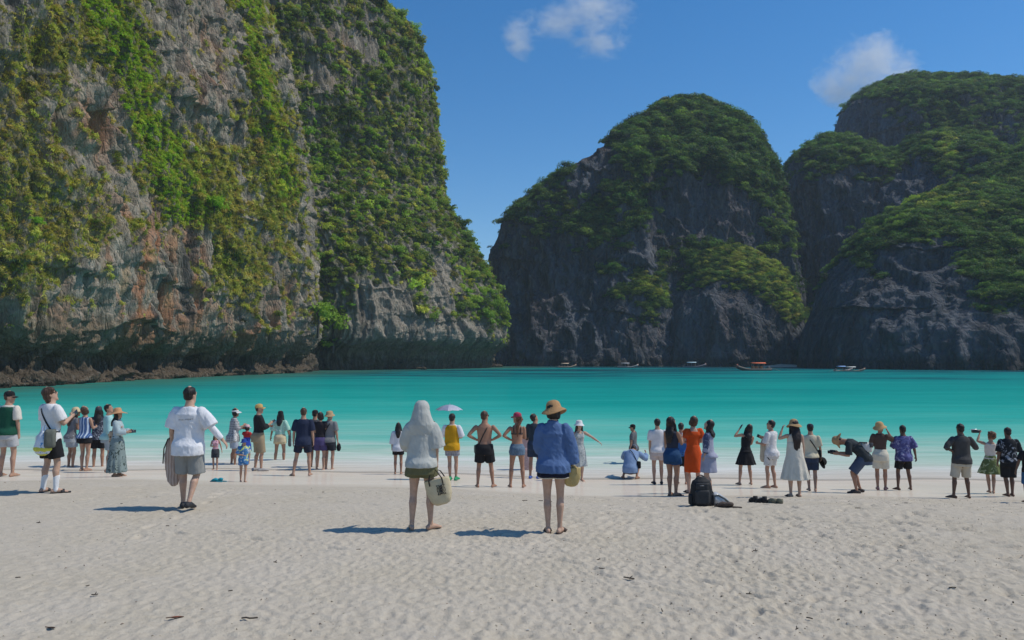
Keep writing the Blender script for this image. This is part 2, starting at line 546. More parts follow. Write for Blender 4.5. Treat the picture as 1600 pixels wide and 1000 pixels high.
def vnormals(V, nu, nv):
    G = V.reshape(nv, nu, 3)
    du = np.gradient(G, axis=1); dv = np.gradient(G, axis=0)
    n = np.cross(du, dv)
    L = np.linalg.norm(n, axis=-1, keepdims=True)
    area = L[..., 0]
    return n / np.maximum(L, 1e-9), area

def blobs(px, py, lst):
    s = np.zeros_like(px)
    for (cx, cy, rx, ry, w) in lst:
        s = s + w * np.exp(-(((px - cx) / rx) ** 2 + ((py - cy) / ry) ** 2))
    return s

def stripe(px, py, pts, width, w=1.0):
    """soft band along a polyline in the picture"""
    best = np.full(px.shape, 1e9)
    for (x0, y0), (x1, y1) in zip(pts[:-1], pts[1:]):
        dx, dy = x1 - x0, y1 - y0
        t = np.clip(((px - x0) * dx + (py - y0) * dy) / (dx * dx + dy * dy), 0, 1)
        best = np.minimum(best, (px - x0 - t * dx) ** 2 + (py - y0 - t * dy) ** 2)
    return w * np.exp(-best / width ** 2)

def plant_points(V, N, area, dens, rng, n):
    p = (dens * area).ravel(); p = p / p.sum()
    idx = rng.choice(len(p), n, p=p)
    return idx

def tint_mix(rng, n, cols, wts, jit=.30):
    c = np.asarray(cols)[rng.choice(len(cols), n, p=np.asarray(wts) / np.sum(wts))]
    c = c * (1 + rng.normal(size=(n, 1)) * jit) * (1 + rng.normal(size=(n, 3)) * .06)
    return np.clip(c, .008, .62)

# ------------------------------------------------------------------ the left cliff and its headland
def build_left_cliff():
    bpx = [(-900, 66), (-300, 84), (0, 98), (150, 119), (250, 138), (350, 161), (430, 185), (462, 198)]
    base = [((p - 800) / F * d, d) for p, d in bpx]
    base += [(-57.5, 211), (-65, 222), (-65.5, 233), (-56, 236), (-47, 238), (-32, 253), (-18, 270), (-10, 285), (-5.5, 299), (-6.5, 316), (-12, 345), (-34, 380), (-90, 420)]
    nb = len(bpx)
    base = np.array(base)
    seg = np.array([0] + [70] * 1 + [120] + [110, 80, 80, 70, 40] + [25, 25, 20, 30, 30, 55, 50, 40, 40, 30, 30, 25, 20][:len(base) - 8])
    U = np.cumsum(seg).astype(float)
    nu = int(U[-1]) + 1
    B = smooth_interp(U, base, np.arange(nu))
    zl = np.concatenate([np.linspace(-2, 95, 430), np.linspace(95, 172, 45)[1:]]) if False else np.concatenate([np.linspace(-2, 12, 90), np.linspace(12, 95, 330)[1:], np.linspace(95, 172, 60)[1:]])
    nv = len(zl)
    LNz = [-2, 0, 2.2, 3.8, 5.2, 7, 12, 25, 40, 58, 80, 95, 135, 175]
    LNv = [3.2, 3.0, 3.4, 3.0, 1.2, -.2, -.8, 0, 1.2, 3, 8, 14, 36, 75]
    LHz = [-2, 0, 3, 6, 8.2, 9.5, 12, 18, 26, 42, 55, 69, 93, 118, 131, 145, 160, 175]
    LHv = [7, 6.8, 6.3, 4.8, 1.5, -.2, -.8, .6, 3.5, 11, 20, 29.5, 32.5, 37, 40.5, 47.5, 66, 105]
    ln = smooth_interp(LNz, LNv, zl)[:, 0]; lh = smooth_interp(LHz, LHv, zl)[:, 0]
    wH = sstep(U[nb - 1] + 18, U[nb + 3], np.arange(nu).astype(float))    # 0 near wall, 1 headland
    lean = ln[:, None] * (1 - wH) + lh[:, None] * wH
    dx = -1.0 * (1 - wH) + -.88 * wH; dy = .08 * (1 - wH) + .47 * wH
    X = B[None, :, 0] + lean * dx; Y = B[None, :, 1] + lean * dy
    Z = np.repeat(zl[:, None], nu, 1)
    # outward normal of the base line
    T = np.gradient(B, axis=0); T /= np.linalg.norm(T, axis=1)[:, None]
    k = np.ones(25) / 25
    nx = np.convolve(np.pad(T[:, 1], 12, 'edge'), k, 'valid'); ny = np.convolve(np.pad(-T[:, 0], 12, 'edge'), k, 'valid')
    L = np.hypot(nx, ny); nx /= L; ny /= L
    # relief
    s = np.cumsum(np.hypot(*np.gradient(B, axis=0).T)); S = np.repeat(s[None, :], nv, 0)
    big = fbm(S * .045, Z * .022, 1 + 0 * S, 3)
    warp = fbm(S * .05, Z * .05, 8 + 0 * S, 2)
    ribs = fbm(S * .17 + warp * 1.2, Z * .035 + 3, 2 + 0 * S, 3, ridged=True)
    flute = fbm(S * .55 + warp * 2, Z * .07, 5 + 0 * S, 3, ridged=True)
    crag = fbm(X * .28, Y * .28, Z * .085, 4, gain=.58, ridged=True)
    fine = fbm(X * .9, Y * .9, Z * .42, 4, gain=.62)
    lz = (Z + 5 * fbm(S * .05, Z * .03, 31 + 0 * S, 3) + 1.0 * warp) / 8.5
    ledge = (1 - (lz - np.floor(lz))) ** 1.6               # sticks out at the foot of every course, draws back above
    ledge = ledge * sstep(-.25, .35, fbm(S * .06, Z * .08, 44 + 0 * S, 2))
    lz2 = (Z + 2 * warp + 1.2 * fbm(S * .2, Z * .1, 3 + 0 * S, 2)) / 2.3
    ledge2 = (1 - (lz2 - np.floor(lz2))) * sstep(-.1, .5, fbm(S * .12, Z * .12, 71 + 0 * S, 2))
    D = 3.4 * big + 3.9 * ribs + 1.2 * flute + 2.3 * crag + .55 * fine + 1.3 * ledge + .45 * ledge2 - 1.2
    D *= (1 - .15 * wH)
    # caves and the notch the sea has cut: deep hollows above the tide line
    cave = fbm(S * .11, Z * .0 + 6, 12 + 0 * S, 2)
    notch = sstep(-.2, .45, cave) * np.exp(-((Z - 2.8) / 2.6) ** 2) * 5.0 * (1 - wH)
    foot = (1 - sstep(.4, 2.2, Z)) * 2.4 * (1 + fbm(S * .3, Z, 3 + 0 * S, 3)) * (1 - wH)
    D = D - notch + foot
    hold = sstep(-2, 3, Z)
    D = D * (.55 + .45 * hold)
    # stalactites fringe under the overhang
    drip = np.clip(fbm(S * 1.1, Z * .03, 77 + 0 * S, 2), 0, 1) * np.exp(-((Z - 6) / 2.2) ** 2) * 2.6
    D = D + drip
    X = X + nx[None, :] * D; Y = Y + ny[None, :] * D
    Z = Z + .35 * fine + .5 * crag * sstep(3, 10, Z)
    V = np.stack([X, Y, Z], -1).reshape(-1, 3)
    N, area = vnormals(V, nu, nv)
    px, py = proj(X, Y, Z)
    # ---------------- colour of the stone
    g1 = fbm(X * .35, Y * .35, Z * .16, 4)
    streak = fbm(S * .9, Z * .035, 21 + 0 * S, 4)
    col = np.stack([.295 + 0 * Z, .262 + 0 * Z, .212 + 0 * Z], -1) * (1 + .5 * g1 + .75 * streak)[..., None]
    def lay(c, w):
        nonlocal col
        w = np.clip(w, 0, 1)[..., None]
        col = col * (1 - w) + np.asarray(c) * w
    pale = sstep(.12, .42, fbm(S * .6 + 9, Z * .05, 3 + 0 * S, 3))
    lay((.50, .435, .34), .6 * pale * (1 - .5 * wH))
    rustn = fbm(S * .28, Z * .09, 50 + 0 * S, 4)
    rust = blobs(px, py, [(235, 480, 75, 75, 1), (225, 410, 60, 60, .8), (300, 450, 50, 90, .6), (130, 200, 60, 60, .8), (100, 460, 40, 60, .7), (390, 530, 60, 40, .7),
                          (330, 90, 30, 90, .55), (280, 540, 90, 25, .7), (450, 470, 30, 70, .5), (190, 330, 60, 60, .4), (310, 130, 20, 50, .5), (520, 90, 50, 60, .3)])
    lay((.40, .175, .085), np.clip(rust * 1.15 * sstep(-.12, .28, rustn), 0, .85))
    lay((.46, .32, .18), .6 * np.clip(rust, 0, 1) * sstep(.05, .4, fbm(S * .5, Z * .1, 91 + 0 * S, 3)))
    dark = sstep(.08, .4, fbm(S * .7, Z * .03, 62 + 0 * S, 4))
    lay((.060, .058, .056), .78 * dark)
    lay((.16, .13, .085), .7 * sstep(10.5, 7.0, Z + 2.5 * fbm(S * .2, Z * .1, 18 + 0 * S, 3)))  # overhang shade put into the colour, dulls the teal bounce off the sea
    lay((.085, .066, .050), .8 * sstep(5.2, 3.0, Z + 2.4 * fbm(S * .3, Z * .3, 8 + 0 * S, 2)) * (1 - .2 * wH))  # brown tide band; the undercut's shade is deepened in the colour as well
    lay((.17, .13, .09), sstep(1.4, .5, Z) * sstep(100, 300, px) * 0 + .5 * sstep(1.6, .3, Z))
    # ---------------- where plants hold on
    pat = fbm(X * .12, Y * .12, Z * .085, 4, gain=.55)
    pat2 = fbm(X * .4, Y * .4, Z * .3, 3)
    shelf = np.clip(N[..., 2] * 1.5 + .25, 0, 1)
    greens = blobs(px, py, [(40, 230, 90, 130, .9), (50, 400, 80, 110, 1.0), (110, 60, 120, 60, .8), (345, 340, 30, 60, .9), (20, 320, 60, 60, .5), (330, 250, 60, 70, .6),
                            (380, 430, 50, 50, .8), (260, 280, 40, 60, .5), (440, 330, 22, 120, .55), (345, 412, 14, 18, 1.0), (160, 370, 45, 35, .6), (150, 290, 50, 40, .4), (415, 250, 30, 200, .35)])
    vine = stripe(px, py, [(140, -30), (190, 60), (215, 130), (240, 210), (265, 270), (290, 330)], 30, 1.25) + stripe(px, py, [(385, -30), (400, 90), (425, 190), (450, 300)], 22, .8)
    near_g = np.clip(greens + vine, 0, 1.4)
    rocky = blobs(px, py, [(325, 90, 55, 110, 1.0), (235, 470, 80, 90, 1.2), (130, 200, 70, 70, .9), (30, 480, 60, 40, .8), (440, 160, 30, 130, .4), (410, 470, 40, 80, .5), (300, 400, 40, 60, .4)])
    mask_n = np.clip(-.03 + near_g * .85 + 1.0 * shelf * sstep(-.1, .3, pat2) + .55 * pat - .45 * rocky, 0, 1) * sstep(6, 11, Z + 2 * pat2)
    bare = blobs(px, py, [(600, 480, 45, 55, 1.2), (690, 440, 22, 60, 1.0), (575, 520, 60, 26, 1.0), (730, 520, 70, 20, .8), (490, 340, 28, 60, .55), (560, 70, 60, 60, .5), (620, 510, 60, 22, .7), (480, 100, 40, 90, .3)])
    mask_h = np.clip(.98 + 1.15 * pat + .8 * pat2 - 1.25 * bare, 0, 1) * sstep(9, 14, Z + 3 * pat2 + 6 * blobs(px, py, [(520, 520, 40, 60, 1), (770, 500, 30, 50, 1)]))
    mask = np.where(wH > .5, mask_h, mask_n)
    mask_n = np.where(mask_n < .33, 0, mask_n)
    mask_h = np.where(mask_h < .42, 0, mask_h)
    mask = np.where(wH > .5, mask_h, mask_n)
    mossy = np.clip(mask * 1.4 - .2, 0, 1)
    lay((.075, .085, .026), .62 * mossy * (.6 + .4 * sstep(-.3, .3, pat2)))
    lay((.24, .195, .075), .5 * np.clip(near_g, 0, 1) * (1 - wH) * sstep(0, .4, pat2))
    me = mesh_np('limestone_cliff', V, grid_faces(nu, nv))
    set_attr(me, 'col', np.clip(col, .02, .6).reshape(-1, 3), 'FLOAT_COLOR')
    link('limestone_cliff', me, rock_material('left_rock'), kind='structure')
    # ---------------- plants
    rng = np.random.default_rng(5)
    vis = ((px > -160) & (px < 860) & (py > -160) & (Z > 3)).astype(float)
    P3 = V; Nf = N.reshape(-1, 3)
    # grass and herbs hanging on the near wall
    dn = mask_n * (1 - wH)[None, :] * vis
    persp = 1 / np.maximum(Y, 40) ** .8
    idx = plant_points(V, N, area, dn ** 1.1 * persp, rng, 36000)
    n = len(idx)
    bright = np.clip(vine.ravel()[idx], 0, 1)
    warm = np.clip(greens.ravel()[idx], 0, 1)
    tg = tint_mix(rng, n, [(.50, .43, .095), (.39, .39, .085), (.23, .28, .06), (.58, .45, .15)], [3, 3, 2, 1.3])
    tb = tint_mix(rng, n, [(.33, .46, .035), (.26, .41, .035), (.42, .52, .05)], [3, 2, 2], .15)
    isb = rng.random(n) < bright * .9
    t = np.where(isb[:, None], tb, tg)
    bush = isb | (rng.random(n) < .28)
    pick = np.where(bush, rng.integers(0, 3, n), 3 + rng.integers(0, 2, n))
    sc = rng.uniform(.45, 1.1, n) * np.where(rng.random(n) < .08, 1.5, 1) * np.where(bush, .85, .95) * np.clip(Y.ravel()[idx] / 130, .75, 1.4)
    sc = sc * np.where(isb, .9, 1)
    outw = Nf[idx]
    yaw = rng.uniform(0, 6.28, n)
    # tip the clumps outward a little from the wall
    rx = -outw[:, 1] * .6 + rng.normal(size=n) * .2; ry = outw[:, 0] * .6 + rng.normal(size=n) * .2
    rot = np.stack([rx, ry, yaw], 1)
    scl = np.stack([sc, sc, sc * np.where(bush, 1.1, rng.uniform(.8, 1.3, n))], 1)
    scatter('cliff_grass', P3[idx] - outw * .25, rot, scl, t, CLUMPS + TUFTS, pick)
    # scrub and trees all over the headland
    dh = mask_h * wH[None, :] * vis
    idx = plant_points(V, N, area, dh, rng, 17000)
    n = len(idx)
    zone = fbm(P3[idx, 0] * .06, P3[idx, 1] * .06, P3[idx, 2] * .05, 2)
    lush = np.clip(blobs(px.ravel()[idx], py.ravel()[idx], [(500, 250, 60, 80, .8), (520, 510, 50, 60, 1), (770, 480, 40, 80, .8), (500, 180, 60, 60, .5), (740, 380, 40, 60, .4)]), 0, 1)
    t = tint_mix(rng, n, [(.28, .35, .055), (.20, .29, .05), (.40, .44, .07), (.42, .37, .10), (.09, .14, .045)], [3, 3, 2.6, 1.3, 2.0])
    t = np.where((rng.random(n) < lush)[:, None], tint_mix(rng, n, [(.24, .37, .04), (.19, .31, .05)], [1, 1]), t)
    t = t * (1 + .7 * zone)[:, None]
    sc = rng.uniform(.8, 2.0, n) * np.where(rng.random(n) < .14, 1.9, 1)
    outw = Nf[idx]
    rot = np.stack([-outw[:, 1] * .5, outw[:, 0] * .5, rng.uniform(0, 6.28, n)], 1)
    scl = np.stack([sc, sc, sc * rng.uniform(.8, 1.2, n)], 1)
    scatter('headland_scrub', P3[idx] - outw * .12 * sc[:, None], rot, scl, t, CLUMPS, rng.integers(0, 3, n))
    return dict(V=P3, N=Nf, px=px.ravel(), py=py.ravel(), mh=(dh * 1.0).ravel(), area=area.ravel())

LEFT = build_left_cliff()
# ------------------------------------------------------------------ the far cliffs
def ring_mass(levels, D, nu=420, nv=260, expo=2.5, zmin=-3.0, t0=math.pi * 1.12, t1=-math.pi * .12):
    """rings stacked up a mountain: levels = (y px, left px, right px, front depth m) at distance D"""
    lv = np.array(sorted(levels, key=lambda r: -r[0]), float)
    Dl = D + .9 * (lv[:, 3].max() - lv[:, 3])              # the face leans back as it rises
    z = np.array([zat(r[0], d) for r, d in zip(lv, Dl)])
    xl = (lv[:, 1] - 800) / F * Dl; xr = (lv[:, 2] - 800) / F * Dl
    zz = np.linspace(zmin, z[-1], nv)
    tt = np.interp(zz, z, np.arange(len(z)))
    q = smooth_interp(z, np.stack([xl, xr, lv[:, 3], Dl], 1), np.clip(zz, z[0], None))
    xc = (q[:, 0] + q[:, 1]) / 2; rx = np.maximum((q[:, 1] - q[:, 0]) / 2, .02); ry = np.maximum(q[:, 2], .02)
    th = np.linspace(t0, t1, nu)
    c = np.cos(th); s_ = np.sin(th)
    e = 2 / expo
    cx = np.sign(c) * np.abs(c) ** e; sy = np.sign(s_) * np.abs(s_) ** e
    X = xc[:, None] + rx[:, None] * cx[None, :]
    Y = q[:, 3][:, None] - ry[:, None] * sy[None, :]
    Z = np.repeat(zz[:, None], nu, 1)
    return X, Y, Z

def far_mass(levels, D, seed, amp=1.0, nu=420, nv=260, expo=2.5, green=(), bare=(), base_green=.0, nplants=2500, plant=(2.2, 4.2), lit=(), tree_list=None):
    X, Y, Z = ring_mass(levels, D, nu, nv, expo)
    o = seed * 13.7
    V = np.stack([X, Y, Z], -1)
    N, _a = vnormals(V.reshape(-1, 3), nu, nv)
    hx, hy = N[..., 0], N[..., 1]
    hl = np.maximum(np.hypot(hx, hy), .25); hx = hx / hl; hy = hy / hl
    big = fbm(X * .018 + o, Y * .018, Z * .012, 3)
    ribs = fbm(X * .05 + o, Y * .05, Z * .010, 4, ridged=True, gain=.55)
    crag = fbm(X * .09, Y * .09 + o, Z * .06, 4, ridged=True)
    lz = (Z + 14 * fbm(X * .014 + o, Y * .014, Z * .01, 2)) / 26.0
    ledge = (1 - (lz - np.floor(lz))) ** 1.5 * sstep(-.2, .3, fbm(X * .02, Y * .02 + o, Z * .02, 2))
    env = sstep(0, 25, zat(levels[0][0], D) - Z) * .8 + .2 if False else 1.0
    Dp = (11 * big + 8.0 * ribs + 5.0 * crag + 3.0 * ledge - 9) * amp * env
    front = np.clip(-N[..., 1] * 1.3 + .25, .3, 1)
    X = X + hx * Dp * front; Y = Y + hy * Dp * front
    Z = Z + (3.5 * crag + 4 * big - 5.5) * amp * sstep(5, 40, Z)
    V = np.stack([X, Y, Z], -1).reshape(-1, 3)
    N, area = vnormals(V, nu, nv)
    px, py = proj(X, Y, Z)
    g1 = fbm(X * .06, Y * .06, Z * .03, 4)
    streak = fbm(X * .16 + o, Y * .16, Z * .012, 4)
    col = np.stack([.104 + 0 * Z, .113 + 0 * Z, .132 + 0 * Z], -1) * (1 + .6 * g1 + .6 * streak)[..., None]
    def lay(c, w):
        nonlocal col
        w = np.clip(w, 0, 1)[..., None]
        col = col * (1 - w) + np.asarray(c) * w
    lay((.15, .105, .09), .35 * sstep(.05, .4, fbm(X * .03 + 5, Y * .03, Z * .012 + o, 3)))
    lay((.20, .21, .225), .4 * sstep(.15, .45, fbm(X * .13 + 5, Y * .13, Z * .014 + o, 3)))
    lay((.06, .06, .062), .55 * sstep(.1, .4, fbm(X * .2 + 5, Y * .2, Z * .011 + o + 4, 3)))
    lay((.05, .045, .04), .7 * sstep(5, 2, Z))
    pat = fbm(X * .035 + o, Y * .035, Z * .03, 4, gain=.55)
    slope = np.clip((N[..., 2] - .22) * 2.4, 0, 1)
    pat3 = fbm(X * .10 + o, Y * .10, Z * .07, 3)
    mask = np.clip(base_green - .06 + slope * .8 + .95 * pat + .55 * pat3 + blobs(px, py, green) - blobs(px, py, bare), 0, 1) * sstep(12, 24, Z)
    mask = np.where(mask < .34, 0, mask)
    lay((.045, .060, .022), .8 * np.clip(mask * 1.5 - .2, 0, 1))
    me = mesh_np('limestone_mountain', V, grid_faces(nu, nv))
    set_attr(me, 'col', np.clip(col, .015, .5).reshape(-1, 3), 'FLOAT_COLOR')
    link('limestone_mountain', me, M_FAR, kind='structure')
    rng = np.random.default_rng(seed)
    Nf = N.reshape(-1, 3)
    vis = ((px > -60) & (px < 1760) & (N[..., 1] < .55)).astype(float)
    idx = plant_points(V, N, area, mask * vis, rng, nplants)
    n = len(idx)
    li = np.clip(blobs(px.ravel()[idx], py.ravel()[idx], lit), 0, 1)
    t = tint_mix(rng, n, [(.105, .19, .042), (.075, .145, .038), (.18, .26, .048), (.04, .08, .028)], [3, 3, 1.6, 2])
    t = np.where((rng.random(n) < li * .8)[:, None], tint_mix(rng, n, [(.30, .37, .055), (.36, .36, .09)], [2, 1]), t)  # sunlit patches are put into the plant colour
    sc = rng.uniform(*plant, n) * .52 * np.where(rng.random(n) < .12, 1.7, 1)
    rot = np.stack([-Nf[idx, 1] * .4, Nf[idx, 0] * .4, rng.uniform(0, 6.28, n)], 1)
    scatter('mountain_forest', V[idx] + Nf[idx] * .12 * sc[:, None], rot, np.stack([sc, sc, sc * rng.uniform(.8, 1.15, n)], 1), t, CLUMPS_FAR, rng.integers(0, 2, n))
    if tree_list is not None:
        tree_list.append((V, Nf, (mask * vis * area).ravel()))

M_FAR = rock_material('far_rock', .28, 1.0)
FAR_TREES = []
# the dome that closes the bay
far_mass([(572, 752, 1256, 58), (540, 756, 1257, 55), (470, 762, 1253, 50), (400, 768, 1244, 46), (345, 785, 1232, 42), (305, 822, 1226, 40), (270, 880, 1222, 38),
          (235, 930, 1208, 30), (200, 972, 1190, 23), (172, 1012, 1158, 15), (157, 1052, 1128, 7), (149, 1088, 1100, 2)], 400, 1, nu=460, nv=300, expo=2.3,
         green=[(1090, 215, 100, 60, .9), (1170, 270, 40, 50, .5), (940, 180, 60, 30, .4), (960, 330, 90, 60, .55), (860, 330, 60, 40, .4), (900, 400, 50, 30, .4), (1215, 330, 20, 100, .5), (1050, 170, 100, 30, .8)],
         bare=[(1110, 330, 75, 40, 1.7), (925, 255, 45, 45, 1.2), (900, 300, 30, 30, .8), (870, 480, 90, 90, 1.5), (795, 440, 30, 90, 1.2), (1010, 390, 40, 25, .9), (1030, 255, 30, 22, .7), (980, 500, 100, 60, 1)],
         nplants=18954, plant=(3.0, 5.4), lit=[(1000, 150, 80, 30, .3)], tree_list=FAR_TREES)
# the buttress in front of it, sunlight on its grassy top put into the plant tints
far_mass([(576, 1040, 1262, 26), (520, 1046, 1256, 24), (470, 1052, 1247, 20), (440, 1060, 1240, 15), (415, 1075, 1215, 10), (392, 1095, 1180, 6), (380, 1130, 1165, 1)], 352, 2, amp=.45, nu=300, nv=170, expo=2.1,
         green=[(1160, 400, 80, 30, 1.0), (1215, 440, 40, 50, .7), (1100, 410, 40, 30, .5), (1230, 490, 20, 60, .5)], bare=[(1120, 500, 80, 60, 1.2)],
         nplants=4738, plant=(1.6, 3.4), lit=[(1180, 410, 70, 40, .9), (1225, 460, 30, 50, .7)])
far_mass([(574, 900, 1060, 22), (520, 915, 1056, 20), (470, 935, 1050, 16), (440, 955, 1045, 12), (412, 975, 1038, 7), (398, 1000, 1025, 1)], 362, 3, amp=.45, nu=220, nv=130, expo=2.1,
         green=[(1020, 430, 40, 40, 1.0), (960, 440, 40, 25, .5)], bare=[(950, 520, 60, 60, 1.0)], nplants=2211, plant=(1.8, 3.4), lit=[(1020, 430, 40, 40, .9)])
# the massif on the right: back peak, left shoulder, middle ridge, front wall
far_mass([(575, 1300, 2000, 80), (320, 1305, 2000, 70), (240, 1310, 1990, 62), (205, 1314, 1960, 58), (170, 1326, 1900, 50), (150, 1344, 1700, 38), (138, 1362, 1600, 28), (126, 1385, 1490, 16), (118, 1410, 1450, 2)], 520, 4, nu=360, nv=240, expo=2.6,
         green=[(1400, 140, 60, 25, .9), (1500, 190, 60, 60, .6), (1590, 170, 60, 40, .3)], bare=[(1355, 185, 45, 30, 1.2), (1560, 190, 40, 25, .6)], nplants=10530, plant=(3, 5.4), tree_list=FAR_TREES)
far_mass([(577, 1246, 1560, 46), (480, 1238, 1560, 44), (400, 1233, 1550, 42), (330, 1230, 1520, 38), (290, 1230, 1500, 34), (262, 1236, 1470, 28), (240, 1252, 1420, 20), (222, 1272, 1370, 12), (208, 1300, 1335, 2)], 430, 5, nu=320, nv=220, expo=2.3,
         green=[(1290, 250, 40, 30, .6), (1360, 240, 40, 30, .5)], bare=[(1270, 420, 45, 140, 1.4), (1330, 300, 40, 40, .8)], nplants=5791, plant=(2.6, 4.8), tree_list=FAR_TREES)
far_mass([(578, 1330, 1700, 50), (400, 1340, 1680, 46), (300, 1360, 1640, 36), (260, 1380, 1600, 28), (232, 1400, 1570, 20), (212, 1430, 1530, 10), (203, 1468, 1490, 1)], 400, 6, nu=280, nv=200, expo=2.3,
         green=[(1480, 230, 14, 40, .8), (1430, 240, 60, 25, .4)], bare=[(1410, 285, 60, 35, 1.3)], nplants=5265, plant=(2.4, 4.6), lit=[(1478, 235, 12, 40, .9)], tree_list=FAR_TREES)
far_mass([(583, 1270, 2100, 70), (520, 1278, 2080, 66), (470, 1292, 2060, 60), (440, 1300, 2040, 55), (405, 1316, 2010, 48), (370, 1345, 1980, 40), (340, 1375, 1900, 32), (315, 1420, 1800, 22), (295, 1470, 1700, 13), (280, 1530, 1640, 3)], 290, 7, amp=.75, nu=420, nv=260, expo=2.4,
         green=[(1400, 340, 80, 30, .9), (1500, 330, 90, 30, .8), (1460, 300, 80, 30, .8), (1345, 390, 30, 20, .5), (1560, 410, 70, 40, .9), (1370, 430, 30, 20, .4)], bare=[(1420, 480, 110, 60, 1.5), (1320, 470, 40, 60, 1.1), (1450, 420, 60, 30, .8)],
         nplants=13689, plant=(2.0, 3.8), lit=[(1470, 320, 60, 20, .5)], tree_list=FAR_TREES)
far_mass([(583, 1440, 2100, 46), (500, 1450, 2060, 40), (440, 1475, 2000, 32), (400, 1500, 1900, 22), (370, 1540, 1800, 12), (352, 1590, 1700, 2)], 262, 8, amp=.6, nu=240, nv=140, expo=2.3,
         green=[(1560, 400, 60, 40, .9)], bare=[(1500, 500, 80, 50, .8)], nplants=4212, plant=(1.8, 3.4), tree_list=FAR_TREES)
far_mass([(578, 1480, 2200, 60), (330, 1500, 2150, 50), (290, 1520, 2100, 42), (250, 1550, 2000, 32), (225, 1590, 1900, 22), (205, 1640, 1800, 8)], 350, 9, amp=.9, nu=260, nv=180, expo=2.3,
         green=[(1580, 260, 60, 40, .6)], nplants=5265, plant=(2.4, 4.4), tree_list=FAR_TREES)

# the strip of sand at the foot of the far cliffs
def far_beach():
    m = NT('far_sand'); m.base((.55, .47, .36), .9, .2)
    pts = [(1196, 574.6), (1215, 574.9), (1240, 575), (1262, 574.5)]
    top = [at(p, y, 318) for p, y in pts]
    bm = bmesh.new()
    n = 24
    rows = []
    for i in range(n):
        t = i / (n - 1)
        x = (1192 + 74 * t - 800) / F * 322
        w = math.sin(math.pi * t) ** .6
        rows.append([bm.verts.new((x, 322 - 7 * w + 4, -.4)), bm.verts.new((x, 326, .8 * w)), bm.verts.new((x, 334, 1.4 * w + .2)), bm.verts.new((x, 345, 1.5))])
    for a, b in zip(rows[:-1], rows[1:]):
        for k in range(3):
            bm.faces.new((a[k], b[k], b[k + 1], a[k + 1]))
    me = bpy.data.meshes.new('far_beach'); bm.to_mesh(me); bm.free()
    link('far_beach', me, m.m, kind='structure')
far_beach()
# ------------------------------------------------------------------ people
def vec(*a): return np.array(a, float)
def unit(v):
    v = np.asarray(v, float); return v / max(np.linalg.norm(v), 1e-9)
def rotz(a): c, s = math.cos(a), math.sin(a); return np.array([[c, -s, 0], [s, c, 0], [0, 0, 1.]])
def rotx(a): c, s = math.cos(a), math.sin(a); return np.array([[1, 0, 0], [0, c, -s], [0, s, c.real if False else c]])
def roty(a): c, s = math.cos(a), math.sin(a); return np.array([[c, 0, s], [0, 1, 0], [-s, 0, c]])

